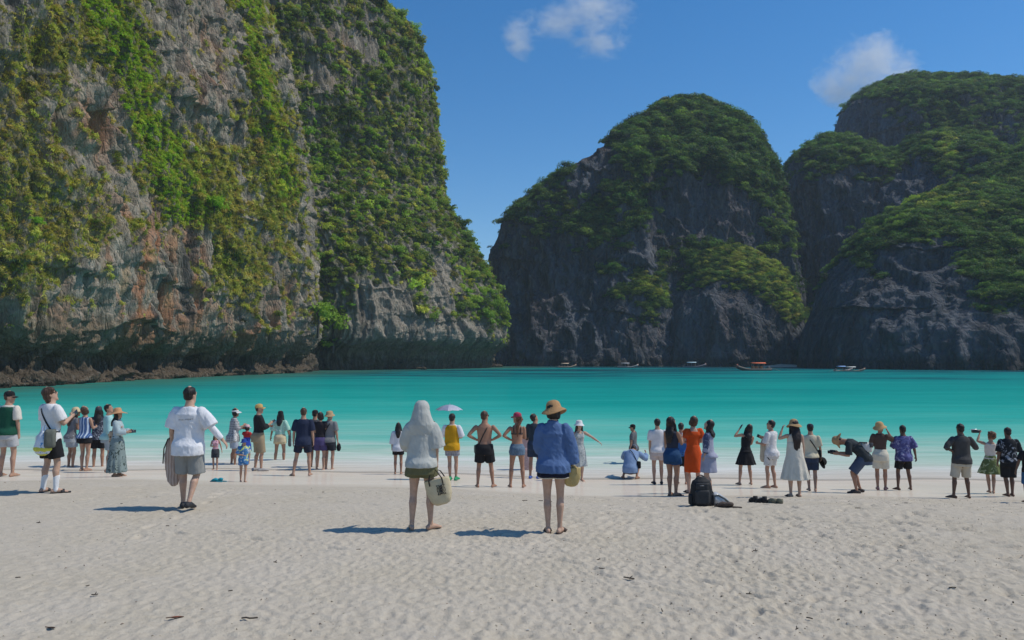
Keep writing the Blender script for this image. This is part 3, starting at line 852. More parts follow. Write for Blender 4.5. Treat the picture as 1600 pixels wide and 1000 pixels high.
class Soup:
    def __init__(self): self.v = []; self.f = []
    def ring(self, pts):
        i = len(self.v); self.v += [tuple(p) for p in pts]; return list(range(i, i + len(pts)))
    def tube(self, pts, rx, ry=None, xref=(1, 0, 0), cap=('round', 'round'), seg=12, frames=None):
        pts = [np.asarray(p, float) for p in pts]; n = len(pts)
        rx = list(rx) if hasattr(rx, '__len__') else [rx] * n
        ry = rx if ry is None else (list(ry) if hasattr(ry, '__len__') else [ry] * n)
        T = []
        for i in range(n):
            a = pts[max(i - 1, 0)]; b = pts[min(i + 1, n - 1)]
            T.append(unit(b - a))
        ang = np.linspace(0, 2 * np.pi, seg, endpoint=False)
        rows = []
        def put(p, t, x0, a, b):
            if frames is not None: x, y = x0
            else:
                x = np.asarray(x0, float) - t * np.dot(t, x0)
                if np.linalg.norm(x) < .15: x = np.cross(t, (0.3, .9, .2))
                x = unit(x); y = np.cross(t, x)
            rows.append(self.ring([p + x * a * math.cos(k) + y * b * math.sin(k) for k in ang]))
        for i in range(n):
            xr = frames[i] if frames is not None else xref
            if i == 0 and cap[0] == 'round':
                m = min(rx[0], ry[0])
                put(pts[0] - T[0] * m * .85, T[0], xr, rx[0] * .42, ry[0] * .42)
                put(pts[0] - T[0] * m * .5, T[0], xr, rx[0] * .82, ry[0] * .82)
            put(pts[i], T[i], xr, rx[i], ry[i])
            if i == n - 1 and cap[1] == 'round':
                m = min(rx[-1], ry[-1])
                put(pts[-1] + T[-1] * m * .5, T[-1], xr, rx[-1] * .82, ry[-1] * .82)
                put(pts[-1] + T[-1] * m * .85, T[-1], xr, rx[-1] * .42, ry[-1] * .42)
        for a, b in zip(rows[:-1], rows[1:]):
            for k in range(seg):
                self.f.append((a[k], a[(k + 1) % seg], b[(k + 1) % seg], b[k]))
        self.f.append(tuple(reversed(rows[0]))); self.f.append(tuple(rows[-1]))
    def ball(self, c, r, Rm=None, seg=14, rings=8):
        c = np.asarray(c, float); r = np.broadcast_to(np.asarray(r, float), 3)
        Rm = np.eye(3) if Rm is None else Rm
        rows = []
        for j in range(1, rings):
            th = math.pi * j / rings
            rows.append(self.ring([c + Rm @ (r * vec(math.sin(th) * math.cos(k), math.sin(th) * math.sin(k), -math.cos(th))) for k in np.linspace(0, 2 * np.pi, seg, endpoint=False)]))
        for a, b in zip(rows[:-1], rows[1:]):
            for k in range(seg): self.f.append((a[k], a[(k + 1) % seg], b[(k + 1) % seg], b[k]))
        self.f.append(tuple(reversed(rows[0]))); self.f.append(tuple(rows[-1]))
    def box(self, c, s, Rm=None, bev=0.0):
        c = np.asarray(c, float); Rm = np.eye(3) if Rm is None else Rm
        b = bev
        hx, hy, hz = [x / 2 for x in s]
        prof = [(-hx + b, -hy), (hx - b, -hy), (hx, -hy + b), (hx, hy - b), (hx - b, hy), (-hx + b, hy), (-hx, hy - b), (-hx, -hy + b)] if b > 0 else [(-hx, -hy), (hx, -hy), (hx, hy), (-hx, hy)]
        lv = [(-hz, .86), (-hz + b, 1), (hz - b, 1), (hz, .86)] if b > 0 else [(-hz, 1), (hz, 1)]
        rows = [self.ring([c + Rm @ vec(x * (k if b > 0 else 1), y * (k if b > 0 else 1), z) for x, y in prof]) for z, k in lv]
        n = len(prof)
        for a, d in zip(rows[:-1], rows[1:]):
            for k in range(n): self.f.append((a[k], a[(k + 1) % n], d[(k + 1) % n], d[k]))
        self.f.append(tuple(reversed(rows[0]))); self.f.append(tuple(rows[-1]))
    def lathe(self, prof, c, Rm=None, seg=24, sx=1.0, sy=1.0, wave=0.0, wphase=0.0, closed=False):
        """prof: (radius, height) list; first and last rings closed when closed"""
        c = np.asarray(c, float); Rm = np.eye(3) if Rm is None else Rm
        rmax = max(p[0] for p in prof)
        rows = []
        for r, h in prof:
            rows.append(self.ring([c + Rm @ vec(r * sx * math.cos(k), r * sy * math.sin(k), h + wave * (r / rmax) ** 3 * math.sin(2 * k + wphase)) for k in np.linspace(0, 2 * np.pi, seg, endpoint=False)]))
        for a, b in zip(rows[:-1], rows[1:]):
            for k in range(seg): self.f.append((a[k], a[(k + 1) % seg], b[(k + 1) % seg], b[k]))
        if closed:
            self.f.append(tuple(reversed(rows[0]))); self.f.append(tuple(rows[-1]))
    def mesh(self, name):
        me = bpy.data.meshes.new(name); me.from_pydata(self.v, [], self.f); me.update()
        me.polygons.foreach_set('use_smooth', np.ones(len(me.polygons), bool))
        return me

_tmp = bpy.data.objects.new('work_mesh', bpy.data.meshes.new('work_mesh'))
def fuse(soup, name, voxel, smooth=3, tris=3000, wrinkle=0.0, wscale=9.0, wseed=0.0):
    """join overlapping pieces into one continuous skin"""
    me = soup.mesh(name)
    _tmp.data = me
    if _tmp.name not in COL.objects: COL.objects.link(_tmp)
    _tmp.modifiers.clear()
    m = _tmp.modifiers.new('r', 'REMESH'); m.mode = 'VOXEL'; m.voxel_size = voxel; m.use_smooth_shade = True
    if smooth:
        s = _tmp.modifiers.new('s', 'SMOOTH'); s.iterations = smooth; s.factor = .5
    dg = bpy.context.evaluated_depsgraph_get(); dg.update()
    out = bpy.data.meshes.new_from_object(_tmp.evaluated_get(dg), depsgraph=dg)
    if wrinkle > 0:
        n = len(out.vertices)
        co = np.empty(n * 3, np.float32); out.vertices.foreach_get('co', co); co = co.reshape(-1, 3)
        no = np.empty(n * 3, np.float32); out.vertices.foreach_get('normal', no); no = no.reshape(-1, 3)
        w = fbm(co[:, 0] * wscale + wseed, co[:, 1] * wscale, co[:, 2] * wscale * .33 + wseed, 3, gain=.6)
        w2 = fbm(co[:, 0] * wscale * 1.2 + co[:, 2] * wscale * 1.1 + wseed, co[:, 1] * wscale, (co[:, 2] - co[:, 0]) * wscale * .5, 2, ridged=True)
        co = co + no * (w * wrinkle * 1.2 + (w2 - .4) * wrinkle * .7)[:, None]
        out.vertices.foreach_set('co', co.ravel()); out.update()
    nt = sum(len(p.vertices) - 2 for p in out.polygons) if len(out.polygons) < 100 else 2 * len(out.polygons)
    if nt > tris * 1.15:
        _tmp.modifiers.clear(); _tmp.data = out
        d = _tmp.modifiers.new('d', 'DECIMATE'); d.ratio = tris / nt
        dg = bpy.context.evaluated_depsgraph_get(); dg.update()
        out2 = bpy.data.meshes.new_from_object(_tmp.evaluated_get(dg), depsgraph=dg)
        _tmp.modifiers.clear(); _tmp.data = me
        bpy.data.meshes.remove(out); out = out2
    _tmp.modifiers.clear()
    out.name = name
    out.materials.clear()
    out.polygons.foreach_set('use_smooth', np.ones(len(out.polygons), bool))
    return out

# ---- materials
_mc = {}
def skin(c):
    k = ('skin', c)
    if k not in _mc:
        m = NT('skin'); n = m.noise(14, 3, .6, vec=m.coord('Object'))
        m.base(m.mix(m.maprange(n, .3, .7), tuple(x * .86 for x in c), tuple(min(1, x * 1.1) for x in c)), .55, .3)
        m.b.inputs['Subsurface Weight'].default_value = .08
        m.b.inputs['Subsurface Radius'].default_value = (.02, .008, .004)
        _mc[k] = m.m
    return _mc[k]

def cloth(c, pat=None, c2=(.8, .8, .8), c3=None, rough=.9, scale=1.0):
    k = ('cloth', c, pat, c2, c3, scale)
    if k not in _mc:
        m = NT('cloth'); co = m.coord('Object')
        n = m.noise(6, 4, .6, vec=co)
        col = m.mix(m.maprange(n, .3, .7), tuple(x * .86 for x in c), tuple(min(1, x * 1.1) for x in c))
        if pat == 'floral':
            v = m.noise(11 * scale, 2, .5, vec=co, dist=1.6)
            col = m.mix(m.maprange(v, .56, .60), col, c2)
            if c3:
                v2 = m.noise(8 * scale, 2, .5, vec=m.coord('Object', loc=(3, 1, 2)), dist=1.2)
                col = m.mix(m.maprange(v2, .60, .63), col, c3)
        elif pat == 'stripe':
            w = m.n('TexWave', wave_type='BANDS', bands_direction='X'); w.inputs['Scale'].default_value = 9 * scale
            w.inputs['Distortion'].default_value = 2.0; w.inputs['Detail'].default_value = 1; m.l(co, w.inputs['Vector'])
            col = m.mix(m.maprange(w.outputs['Fac'], .45, .6), col, c2)
            if c3:
                w2 = m.n('TexWave', wave_type='BANDS', bands_direction='X'); w2.inputs['Scale'].default_value = 3.1 * scale
                w2.inputs['Distortion'].default_value = 1.0; m.l(co, w2.inputs['Vector'])
                col = m.mix(m.maprange(w2.outputs['Fac'], .72, .8), col, c3)
        elif pat == 'plaid':
            for d, s in (('X', 5.0), ('Z', 4.0), ('X', 11), ('Z', 9)):
                w = m.n('TexWave', wave_type='BANDS', bands_direction=d); w.inputs['Scale'].default_value = s * scale
                m.l(co, w.inputs['Vector'])
                col = m.mix(m.math('MULTIPLY', m.maprange(w.outputs['Fac'], .55, .7), .45), col, c2)
        elif pat == 'raglan':
            pass
        elif pat == 'denim':
            f = m.noise(60, 2, .6, vec=m.coord('Object', scale=(1, 1, .3)))
            col = m.mix(m.math('MULTIPLY', m.maprange(f, .4, .7), .5), col, c2)
        elif pat == 'straw':
            w = m.n('TexWave', wave_type='BANDS', bands_direction='Z'); w.inputs['Scale'].default_value = 26 * scale
            w.inputs['Distortion'].default_value = 1.5; m.l(co, w.inputs['Vector'])
            w2 = m.n('TexWave', wave_type='BANDS', bands_direction='DIAGONAL'); w2.inputs['Scale'].default_value = 22 * scale; m.l(co, w2.inputs['Vector'])
            col = m.mix(m.math('MULTIPLY', m.math('ADD', w.outputs['Fac'], w2.outputs['Fac']), .28), col, c2)
        m.base(col, rough, .2)
        wr = m.noise(13, 4, .6, vec=m.coord('Object', scale=(1, 1, .4)), dist=.8)
        m.normal(m.bump(wr, .45, .03))
        _mc[k] = m.m
    return _mc[k]

def plain(c, rough=.5, spec=.4, metal=0.0, bump=0):
    k = ('plain', c, rough, metal, bump)
    if k not in _mc:
        m = NT('painted' if metal == 0 else 'metal'); n = m.noise(20, 3, .6, vec=m.coord('Object'))
        m.base(m.mix(m.maprange(n, .3, .7), tuple(x * .85 for x in c), tuple(min(1, x * 1.12) for x in c)), rough, spec)
        m.b.inputs['Metallic'].default_value = metal
        if bump: m.normal(m.bump(n, bump, .01))
        _mc[k] = m.m
    return _mc[k]

def hairmat(c):
    k = ('hair', c)
    if k not in _mc:
        m = NT('hair'); n = m.noise(45, 4, .65, vec=m.coord('Object', scale=(1, 1, .12)))
        m.base(m.mix(m.maprange(n, .3, .7), tuple(x * .5 for x in c), tuple(x * 1.7 for x in c)), .5, .35)
        m.normal(m.bump(n, .7, .02))
        _mc[k] = m.m
    return _mc[k]

SKIN_L = (.50, .315, .225); SKIN_M = (.42, .245, .165); SKIN_T = (.36, .19, .12); SKIN_D = (.15, .082, .055)
BLACKH = (.014, .011, .010); BROWNH = (.055, .030, .018); AUBURN = (.12, .05, .025)

SEC_M = [(-.13, .120, .100, 0), (-.05, .165, .122, -.010), (.0, .168, .120, -.012), (.12, .148, .104, .004), (.25, .158, .112, .008), (.38, .176, .118, .004), (.45, .172, .102, -.008), (.505, .118, .078, -.014), (.545, .070, .066, -.006), (.60, .062, .064, .010)]
SEC_F = [(-.13, .120, .100, 0), (-.05, .172, .125, -.012), (.0, .168, .118, -.012), (.13, .122, .090, .004), (.25, .134, .098, .012), (.37, .148, .112, .014), (.45, .140, .088, -.004), (.505, .095, .066, -.012), (.545, .056, .056, -.004), (.60, .051, .055, .010)]

ARMS = {  # (upper arm, forearm) with x outward, y forward, z up
    'hang': ((.17, .02, -1), (.08, .16, -1)), 'hangout': ((.38, .0, -1), (.25, .15, -1)), 'close': ((.08, .04, -1), (.0, .18, -1)),
    'hip': ((.68, -.32, -.72), (-.72, .30, -.42)), 'phone': ((.18, .30, -.95), (-.42, .80, .42)), 'phonelow': ((.15, .25, -1), (-.35, .95, .05)),
    'camera': ((.40, .72, -.32), (-.42, .25, .86)), 'shade': ((.78, .45, .12), (-.62, .10, .72)), 'raise': ((.70, .20, .62), (.35, .15, .95)),
    'carry': ((.22, .05, -1), (.05, .55, -.85)), 'fold': ((.25, .22, -.95), (-.85, .50, -.05)), 'point': ((.80, .35, -.50), (.72, .45, -.55)),
    'umb': ((.2, .35, -.92), (-.25, .55, .80)), 'back': ((.25, -.25, -.95), (.05, -.2, -1)), 'wide': ((.55, .05, -.85), (.55, .35, -.80)), 'fwd': ((.12, .85, -.5), (-.1, .95, .2)),
}

class Person:
    def __init__(self, px, py, top, a=0, sex='m', skinc=SKIN_M, label='', lean=0, side=0, twist=0, pz=None, feet=None, arms=('hang', 'hang'), head=(0, 0), build=1.0, height=None, hatx=.0, q=1.0, legw=1.0, z=None, at_D=None, curl=.55):
        if at_D is not None:
            g = at(px, py, at_D); self.loc = vec(g.x, g.y, sz(g.x, g.y))
        else:
            g = on_sand(px, py); self.loc = vec(*g)
        D = self.loc[1]
        h = height or ((py - top) / F * D / 1.0)
        self.s = h / (1.775 + hatx)
        self.q = q
        self.sex = sex
        self.seed = (px * 7.13) % 50
        self.root = empty('person', tuple(self.loc), -R(a))
        tag(self.root, label, 'person', 'people standing on the beach')
        self.Rw = rotz(-R(a))
        self.sec = np.array(SEC_M if sex == 'm' else SEC_F)
        self.sec[:, 1] *= build; self.sec[:, 2] *= build
        self.bw = build
        # ---- skeleton
        feet = feet or ((-.10, .0), (.10, .0))
        feet = [tuple(f) + ((0, 8)[len(f) == 2],) * (3 - len(f)) if len(f) < 3 else f for f in feet]
        feet = [f if len(f) >= 4 else (f[0], f[1], f[2] if len(f) > 2 else 8, 0.0) for f in feet]
        hw = .088 if sex == 'm' else .085
        if pz is None:
            m = min(math.sqrt(max(.856 ** 2 - (f[0] - sg * hw) ** 2 - f[1] ** 2, .1)) + .085 + f[3] for sg, f in zip((-1, 1), feet))
            pz = m + .03
        cx = 0.0
        self.P = vec(cx, 0, pz)
        hs = np.arange(-.6, 1.0001, .01)
        ang = R(lean) * sstep(-.02, .42, hs) if lean < 50 else R(lean) * sstep(-.12, .36, hs)
        sid = R(side) * sstep(-.02, .45, hs); tw = R(twist) * sstep(.05, .45, hs)
        ups = np.stack([np.sin(sid), np.cos(sid) * np.sin(ang), np.cos(sid) * np.cos(ang)], 1)
        i0 = 60
        pos = np.zeros_like(ups)
        pos[i0:] = np.concatenate([[[0, 0, 0]], np.cumsum(ups[i0:-1] * .01, 0)])
        pos[:i0] = -np.cumsum((ups[:i0] * .01)[::-1], 0)[::-1]
        self.hs = hs; self.sp = pos + self.P; self.ups = ups; self.tw = tw; self.ang = ang; self.sid = sid
        self.feet = feet
        self.hip = {}; self.knee = {}; self.ank = {}
        for sg, f in zip((-1, 1), feet):
            hp, Rm = self.frame(-.03)
            hip = hp + Rm @ vec(sg * hw, 0, 0)
            ank = vec(f[0], f[1], .085 + f[3])
            d = ank - hip; L = np.linalg.norm(d); a1, a2 = .43, .43
            L = min(L, a1 + a2 - .002)
            x = (a1 ** 2 - a2 ** 2 + L ** 2) / (2 * L); hh = math.sqrt(max(a1 ** 2 - x ** 2, 0))
            dn = unit(d); pole = vec(sg * .18, 1, .15); pole = unit(pole - dn * np.dot(pole, dn))
            self.hip[sg] = hip; self.knee[sg] = hip + dn * x + pole * hh; self.ank[sg] = hip + dn * L
        self.sh = {}; self.el = {}; self.wr = {}; self.hd = {}; self.hw = {}
        sw = (.188 if sex == 'm' else .158) * (.5 + .5 * build)
        for sg, arm in zip((-1, 1), arms):
            ua, fa = ARMS[arm] if isinstance(arm, str) else arm
            hp, Rm = self.frame(.465)
            Ry = rotz(math.atan2(Rm[1, 0], Rm[0, 0]))
            Ra = Rm if abs(lean) < 25 else Ry
            ua = Ra @ unit(vec(ua[0] * sg, ua[1], ua[2])); fa = Ra @ unit(vec(fa[0] * sg, fa[1], fa[2]))
            S = hp + Rm @ vec(sg * sw, -.012, 0)
            la = .285 if sex == 'm' else .27; lf = .245 if sex == 'm' else .235
            self.sh[sg] = S; self.el[sg] = S + ua * la; self.wr[sg] = self.el[sg] + fa * lf; self.hd[sg] = fa
            Y = Ra @ vec(0, 1, 0); Zv = vec(0, 0, 1)
            w = Y - fa * np.dot(Y, fa)
            if np.linalg.norm(w) < .62: w = Zv - fa * np.dot(Zv, fa)
            self.hw[sg] = unit(w)
        hp, Rm = self.frame(.60)
        self.Rh = Rm @ rotz(-R(head[0])) @ rotx(-R(head[1]))
        self.hc = hp + Rm @ vec(0, .012, .0) + self.Rh @ vec(0, .008, .100)
        self.skinc = skinc; self.legw = legw; self.curl = curl
        self.parts = []
    def frame(self, h):
        i = (h - self.hs[0]) / .01; k = int(np.clip(math.floor(i), 0, len(self.hs) - 2)); t = i - k
        p = self.sp[k] * (1 - t) + self.sp[k + 1] * t
        Rm = rotx(-self.ang[k]); Rm = roty(self.sid[k]) @ Rm @ rotz(-self.tw[k])
        return p, Rm
    def W(self, p):
        """local canonical point -> world"""
        return self.loc + self.Rw @ (np.asarray(p, float) * self.s)
    def hand(self, sg): return self.wr[sg] + self.hd[sg] * .085
    def section(self, h):
        c = [np.interp(h, self.sec[:, 0], self.sec[:, k]) for k in (1, 2, 3)]
        return c
    def add(self, name, soup, mat, voxel=.012, smooth=3, tris=2000, wrinkle=0., wscale=9., raw=False):
        soup.v = [tuple(np.asarray(p) * self.s) for p in soup.v]
        if raw: me = soup.mesh(name)
        else: me = fuse(soup, name, voxel / self.q ** .5 * self.s, smooth, int(tris * self.q), wrinkle * self.s, wscale, self.seed)
        o = link(name, me, mat, self.root)
        self.parts.append(o)
        return o
    # ---- body
    def body(self, shoe=None, sock=None, thong=None):
        S = Soup()
        fr = []; pts = []; rx = []; ry = []
        for h, a, b, yo in self.sec:
            p, Rm = self.frame(h); pts.append(p + Rm @ vec(0, yo, 0)); rx.append(a); ry.append(b); fr.append((Rm[:, 0], Rm[:, 1]))
        S.tube(pts, rx, ry, frames=fr, seg=18)
        fem = self.sex == 'f'
        k = (.94 if fem else 1.0) * (.6 + .4 * self.bw)
        if fem:
            for sg in (-1, 1):
                p, Rm = self.frame(.345); S.ball(p + Rm @ vec(sg * .066, .088, 0), (.055, .05, .055))
        for sg in (-1, 1):   # seat
            p, Rm = self.frame(-.055); S.ball(p + Rm @ vec(sg * .075, -.045, 0), (.085, .078, .09))
        for sg, f in zip((-1, 1), self.feet):
            H, K, A = self.hip[sg], self.knee[sg], self.ank[sg]
            th = unit(K - H); shn = unit(A - K); fwd = vec(0, 1, 0)
            bk = unit(np.cross(np.cross(shn, fwd), shn)); lw = self.legw
            S.tube([H - th * .03 * 0, H + th * .10, H + th * .22, K - th * .07, K, K + shn * .06, K + shn * .14 - bk * .018, K + shn * .24 - bk * .008, A - shn * .05, A],
                   [x * lw for x in (.088, .086, .074, .057, .053, .050, .056, .045, .034, .035)], xref=(1, 0, 0))
            fa = R(-sg * f[2] if sg < 0 else -f[2]) if False else -sg * R(f[2])
            d = vec(-math.sin(fa) * -1 if False else -math.sin(fa), math.cos(fa), 0); rr = vec(math.cos(fa), math.sin(fa), 0)
            g = vec(A[0], A[1], f[3])
            tip = f[3] * .8
            S.tube([g - d * .055 + vec(0, 0, .036), g + vec(0, 0, .050), g + d * .07 + vec(0, 0, .040 - tip * .4), g + d * .13 + vec(0, 0, .026 - tip * .8), g + d * .175 + vec(0, 0, .017 - tip)],
                   [.030, .036, .038, .043, .036], [.034, .046, .036, .024, .015], xref=rr)
            for t in range(5):   # toes
                o = (t - 2) * .0165 * sg
                b0 = g + d * (.165 - abs(t - 1) * .006) + rr * o * 1.0 + vec(0, 0, .014 - tip)
                S.tube([b0, b0 + d * (.032 - t * .003)], .0105 - t * .0008, cap=('round', 'round'), seg=8)
        for sg in (-1, 1):
            a, e, w = self.sh[sg], self.el[sg], self.wr[sg]; u = unit(e - a); f = unit(w - e)
            S.tube([a + u * .012, a + u * .06, a + u * .15, e - u * .04, e, e + f * .06, e + f * .14, w - f * .02, w],
                   [x * k for x in (.050, .053, .046, .040, .037, .040, .034, .027, .026)])
            self.handmesh(S, sg, k)
        # head
        c, Rh = self.hc, self.Rh
        hs = [(-.116, .026, .024, .058), (-.10, .042, .042, .042), (-.07, .056, .066, .020), (-.03, .066, .084, .006), (.02, .073, .093, 0), (.06, .071, .091, -.004), (.092, .055, .071, -.008), (.114, .026, .036, -.008)]
        S.tube([c + Rh @ vec(0, y, z) * 1.04 for z, a, b, y in hs], [a * 1.04 for z, a, b, y in hs], [b for z, a, b, y in hs], frames=[(Rh[:, 0], Rh[:, 1])] * len(hs), seg=16)
        p, Rm = self.frame(.58)
        S.tube([p, c + Rh @ vec(0, -.02, -.03)], .055 if not fem else .047)
        S.tube([c + Rh @ vec(0, .086, .022), c + Rh @ vec(0, .104, -.014), c + Rh @ vec(0, .098, -.026)], [.009, .015, .016], seg=8)
        S.tube([c + Rh @ vec(-.018, .082, -.060), c + Rh @ vec(.018, .082, -.060)], .010, seg=8)
        for sg in (-1, 1):
            S.ball(c + Rh @ vec(sg * .074, -.012, -.006), (.011, .019, .030), Rh, 8, 6)
            S.tube([c + Rh @ vec(sg * .016, .086, .028), c + Rh @ vec(sg * .05, .074, .028)], .009, seg=8)
        S.v = [tuple(np.asarray(q) * self.s) for q in S.v]
        me = fuse(S, 'body', (.0098 if self.q > 2 else .0115) * self.s, 2, int(5200 * self.q), 0)
        # eyes and lips: coloured patches that belong to the same skin
        E = Soup(); mi = []
        def patch(fn, idx):
            n0 = len(E.f); fn(); mi.extend([idx] * (len(E.f) - n0))
        for sg in (-1, 1):
            patch(lambda: E.ball(c + Rh @ vec(sg * .032, .081, .008), (.014, .008, .0075), Rh, 8, 5), 1)
            patch(lambda: E.ball(c + Rh @ vec(sg * .032, .0875, .008), (.006, .004, .006), Rh, 8, 5), 2)
            patch(lambda: E.tube([c + Rh @ vec(sg * .016, .095, .031), c + Rh @ vec(sg * .048, .083, .032)], .004, seg=6), 2)
        patch(lambda: E.tube([c + Rh @ vec(-.02, .0875, -.060), c + Rh @ vec(0, .0945, -.058), c + Rh @ vec(.02, .0875, -.060)], [.003, .007, .003], seg=6), 3)
        bm = bmesh.new(); bm.from_mesh(me)
        vs_ = [bm.verts.new(np.asarray(q) * self.s) for q in E.v]
        for fc, i in zip(E.f, mi):
            fb = bm.faces.new([vs_[j] for j in fc]); fb.material_index = i; fb.smooth = True
        bm.to_mesh(me); bm.free()
        for mt in (skin(self.skinc), plain((.75, .73, .70), .3), plain((.02, .014, .01), .4), plain((.36, .12, .10), .5)):
            me.materials.append(mt)
        o = link('body', me, None, self.root)
        return self
    def handmesh(self, S, sg, k):
        w, f, wd = self.wr[sg], self.hd[sg], self.hw[sg]
        pn = np.cross(f, wd)
        Xin = self.frame(.465)[1] @ vec(-sg, 0, 0)
        if np.dot(pn, Xin) < 0: pn = -pn      # palm normal looks inwards
        S.tube([w - f * .01, w + f * .03, w + f * .075, w + f * .092], [.026, .036, .040, .037], [.02, .015, .014, .012], xref=wd, seg=10)
        cu = self.curl
        for i, L in enumerate((.070, .078, .072, .056)):
            b = w + f * .088 + wd * (.029 - i * .0195)
            d1 = unit(f + pn * cu * .7); d2 = unit(f * (1 - cu * .7) + pn * cu * 1.6)
            S.tube([b, b + d1 * L * .5, b + d1 * L * .5 + d2 * L * .5], [.0098, .0092, .0082], seg=8)
        b = w + f * .025 + wd * .030
        d = unit(f * .75 + wd * .6 + pn * .45)
        S.tube([b, b + d * .035, b + d * .035 + unit(f + pn * .5 + wd * .1) * .032], [.013, .0112, .0092], seg=8)
    # ---- clothes
    def torso(self, S, h0, h1, ease=.018, loose=None, flare=0., neck=None, seg=20, top_ease=None):
        hs = np.arange(h0, h1 + .001, .035)
        if hs[-1] < h1 - .004: hs = np.append(hs, h1)
        pts = []; rx = []; ry = []; fr = []
        for h in hs:
            p, Rm = self.frame(max(h, -.58)); a, b, yo = self.section(max(h, -.05) if loose else h)
            if h < -.05: a, b = max(a, self.section(-.05)[0]), max(b, self.section(-.05)[1])
            e = ease if h < .44 or top_ease is None else top_ease
            a += e; b += e
            if loose and h < .43:
                lw = loose[0] if hasattr(loose, '__len__') else loose; ld = loose[1] if hasattr(loose, '__len__') else loose * .68
                a = max(a, lw); b = max(b, ld)
            if h < .06: k_ = min(1, (.06 - h) / .08); b += (.050 if loose else .034) * k_; yo -= .012 * k_; a += (.020 if loose else .010) * k_
            fl = flare * np.clip((.25 - h) / .4, 0, 1.6)
            a += fl; b += fl
            pts.append(p + Rm @ vec(0, yo, 0)); rx.append(a); ry.append(b); fr.append((Rm[:, 0], Rm[:, 1]))
        S.tube(pts, rx, ry, frames=fr, cap=('flat', 'flat'), seg=seg)
    def sleeve(self, S, sg, t, ease=.016, flare=.012):
        """t: 0 shoulder, 1 elbow, 2 wrist"""
        a, e, w = self.sh[sg], self.el[sg], self.wr[sg]
        hp, Rm = self.frame(.44)
        dn = -Rm[:, 2]
        pts = [hp + Rm @ vec(sg * .07, 0, 0) + dn * .02, a * .62 + (hp + Rm @ vec(sg * .07, 0, 0)) * .38 - dn * .004, a + dn * (.002 + ease * .35) - unit(e - a) * .0]
        rr = [.055, .064 + ease * .4, .059 + ease * .6]
        S.ball(a, .055 + ease * .42)
        for q in np.linspace(.14, t, max(3, int(t * 5))):
            p = a + (e - a) * q if q <= 1 else e + (w - e) * (q - 1)
            p = p + dn * (.002 + ease * .3) * max(0, 1 - q * 1.6)
            r = np.interp(q, [0, .5, 1, 1.5, 2], [.058, .048, .038, .036, .027]) + ease * min(1, .75 + q * .35) + flare * q / t
            pts.append(p); rr.append(r)
        S.tube(pts, rr, cap=('round', 'flat'), seg=12)
    def legtube(self, S, sg, t, ease=.02, flare=.02):
        H, K, A = self.hip[sg], self.knee[sg], self.ank[sg]
        th = unit(K - H)
        pts = [H - th * .02]; rr = [.092 * self.legw + ease * .5]
        for q in np.linspace(.12, t, max(3, int(t * 6))):
            p = H + (K - H) * q if q <= 1 else K + (A - K) * (q - 1)
            r = np.interp(q, [0, .25, .5, .85, 1, 1.4, 2], [.088, .086, .074, .058, .054, .056, .036]) * self.legw + ease + flare * q / t
            pts.append(p); rr.append(r)
        S.tube(pts, rr, cap=('round', 'flat'), seg=14)
    def shirt(self, mat, hem=-.10, neck=.535, ease=.02, loose=None, sleeve=.6, sease=.02, sflare=.02, flare=0., name='shirt', tris=2600, wr=.007, hood=False, collar=False):
        S = Soup()
        self.torso(S, hem, neck, ease, loose, flare)
        sl = sleeve if hasattr(sleeve, '__len__') else (sleeve, sleeve)
        for sg, t in zip((-1, 1), sl):
            if t > 0: self.sleeve(S, sg, t, sease, sflare)
        if collar:
            p, Rm = self.frame(.545); S.tube([p + Rm @ vec(0, -.008, -.02), p + Rm @ vec(0, -.01, .035)], [.082, .072], [.078, .07], xref=Rm[:, 0], cap=('flat', 'flat'))
        return self.add(name, S, mat, .0125, 2, tris, wr, 9)
    def tank(self, mat, hem=-.08, top=.40, ease=.01, name='top', straps=True, flare=0., tris=1600, loose=None):
        S = Soup()
        self.torso(S, hem, top, ease, loose, flare)
        if self.sex == 'f':
            for sg in (-1, 1):
                p, Rm = self.frame(.345); S.ball(p + Rm @ vec(sg * .066, .088, 0), (.064, .058, .062))
        if straps:
            for sg in (-1, 1):
                for y in (-.085, .085):
                    p, Rm = self.frame(top - .02); q, Rq = self.frame(.495)
                    m_, Rm2 = self.frame(.46)
                    S.tube([p + Rm @ vec(sg * .085, y * 1.15, 0), m_ + Rm2 @ vec(sg * .09, y * 1.0, .0), q + Rq @ vec(sg * .085, 0, .012)], .017, seg=8)
        return self.add(name, S, mat, .011, 2, tris, .004, 9)
    def shorts(self, mat, t=.75, waist=.07, ease=.02, flare=.025, name='shorts', tris=1800, wr=.006):
        S = Soup()
        self.torso(S, -.185, waist, ease * .8)
        for sg in (-1, 1):
            self.legtube(S, sg, t, ease, flare)
            p, Rm = self.frame(-.055); S.ball(p + Rm @ vec(sg * .075, -.043, 0), (.090 + ease * .4, .082 + ease * .5, .09))
        return self.add(name, S, mat, .0125, 2, tris, wr, 8)
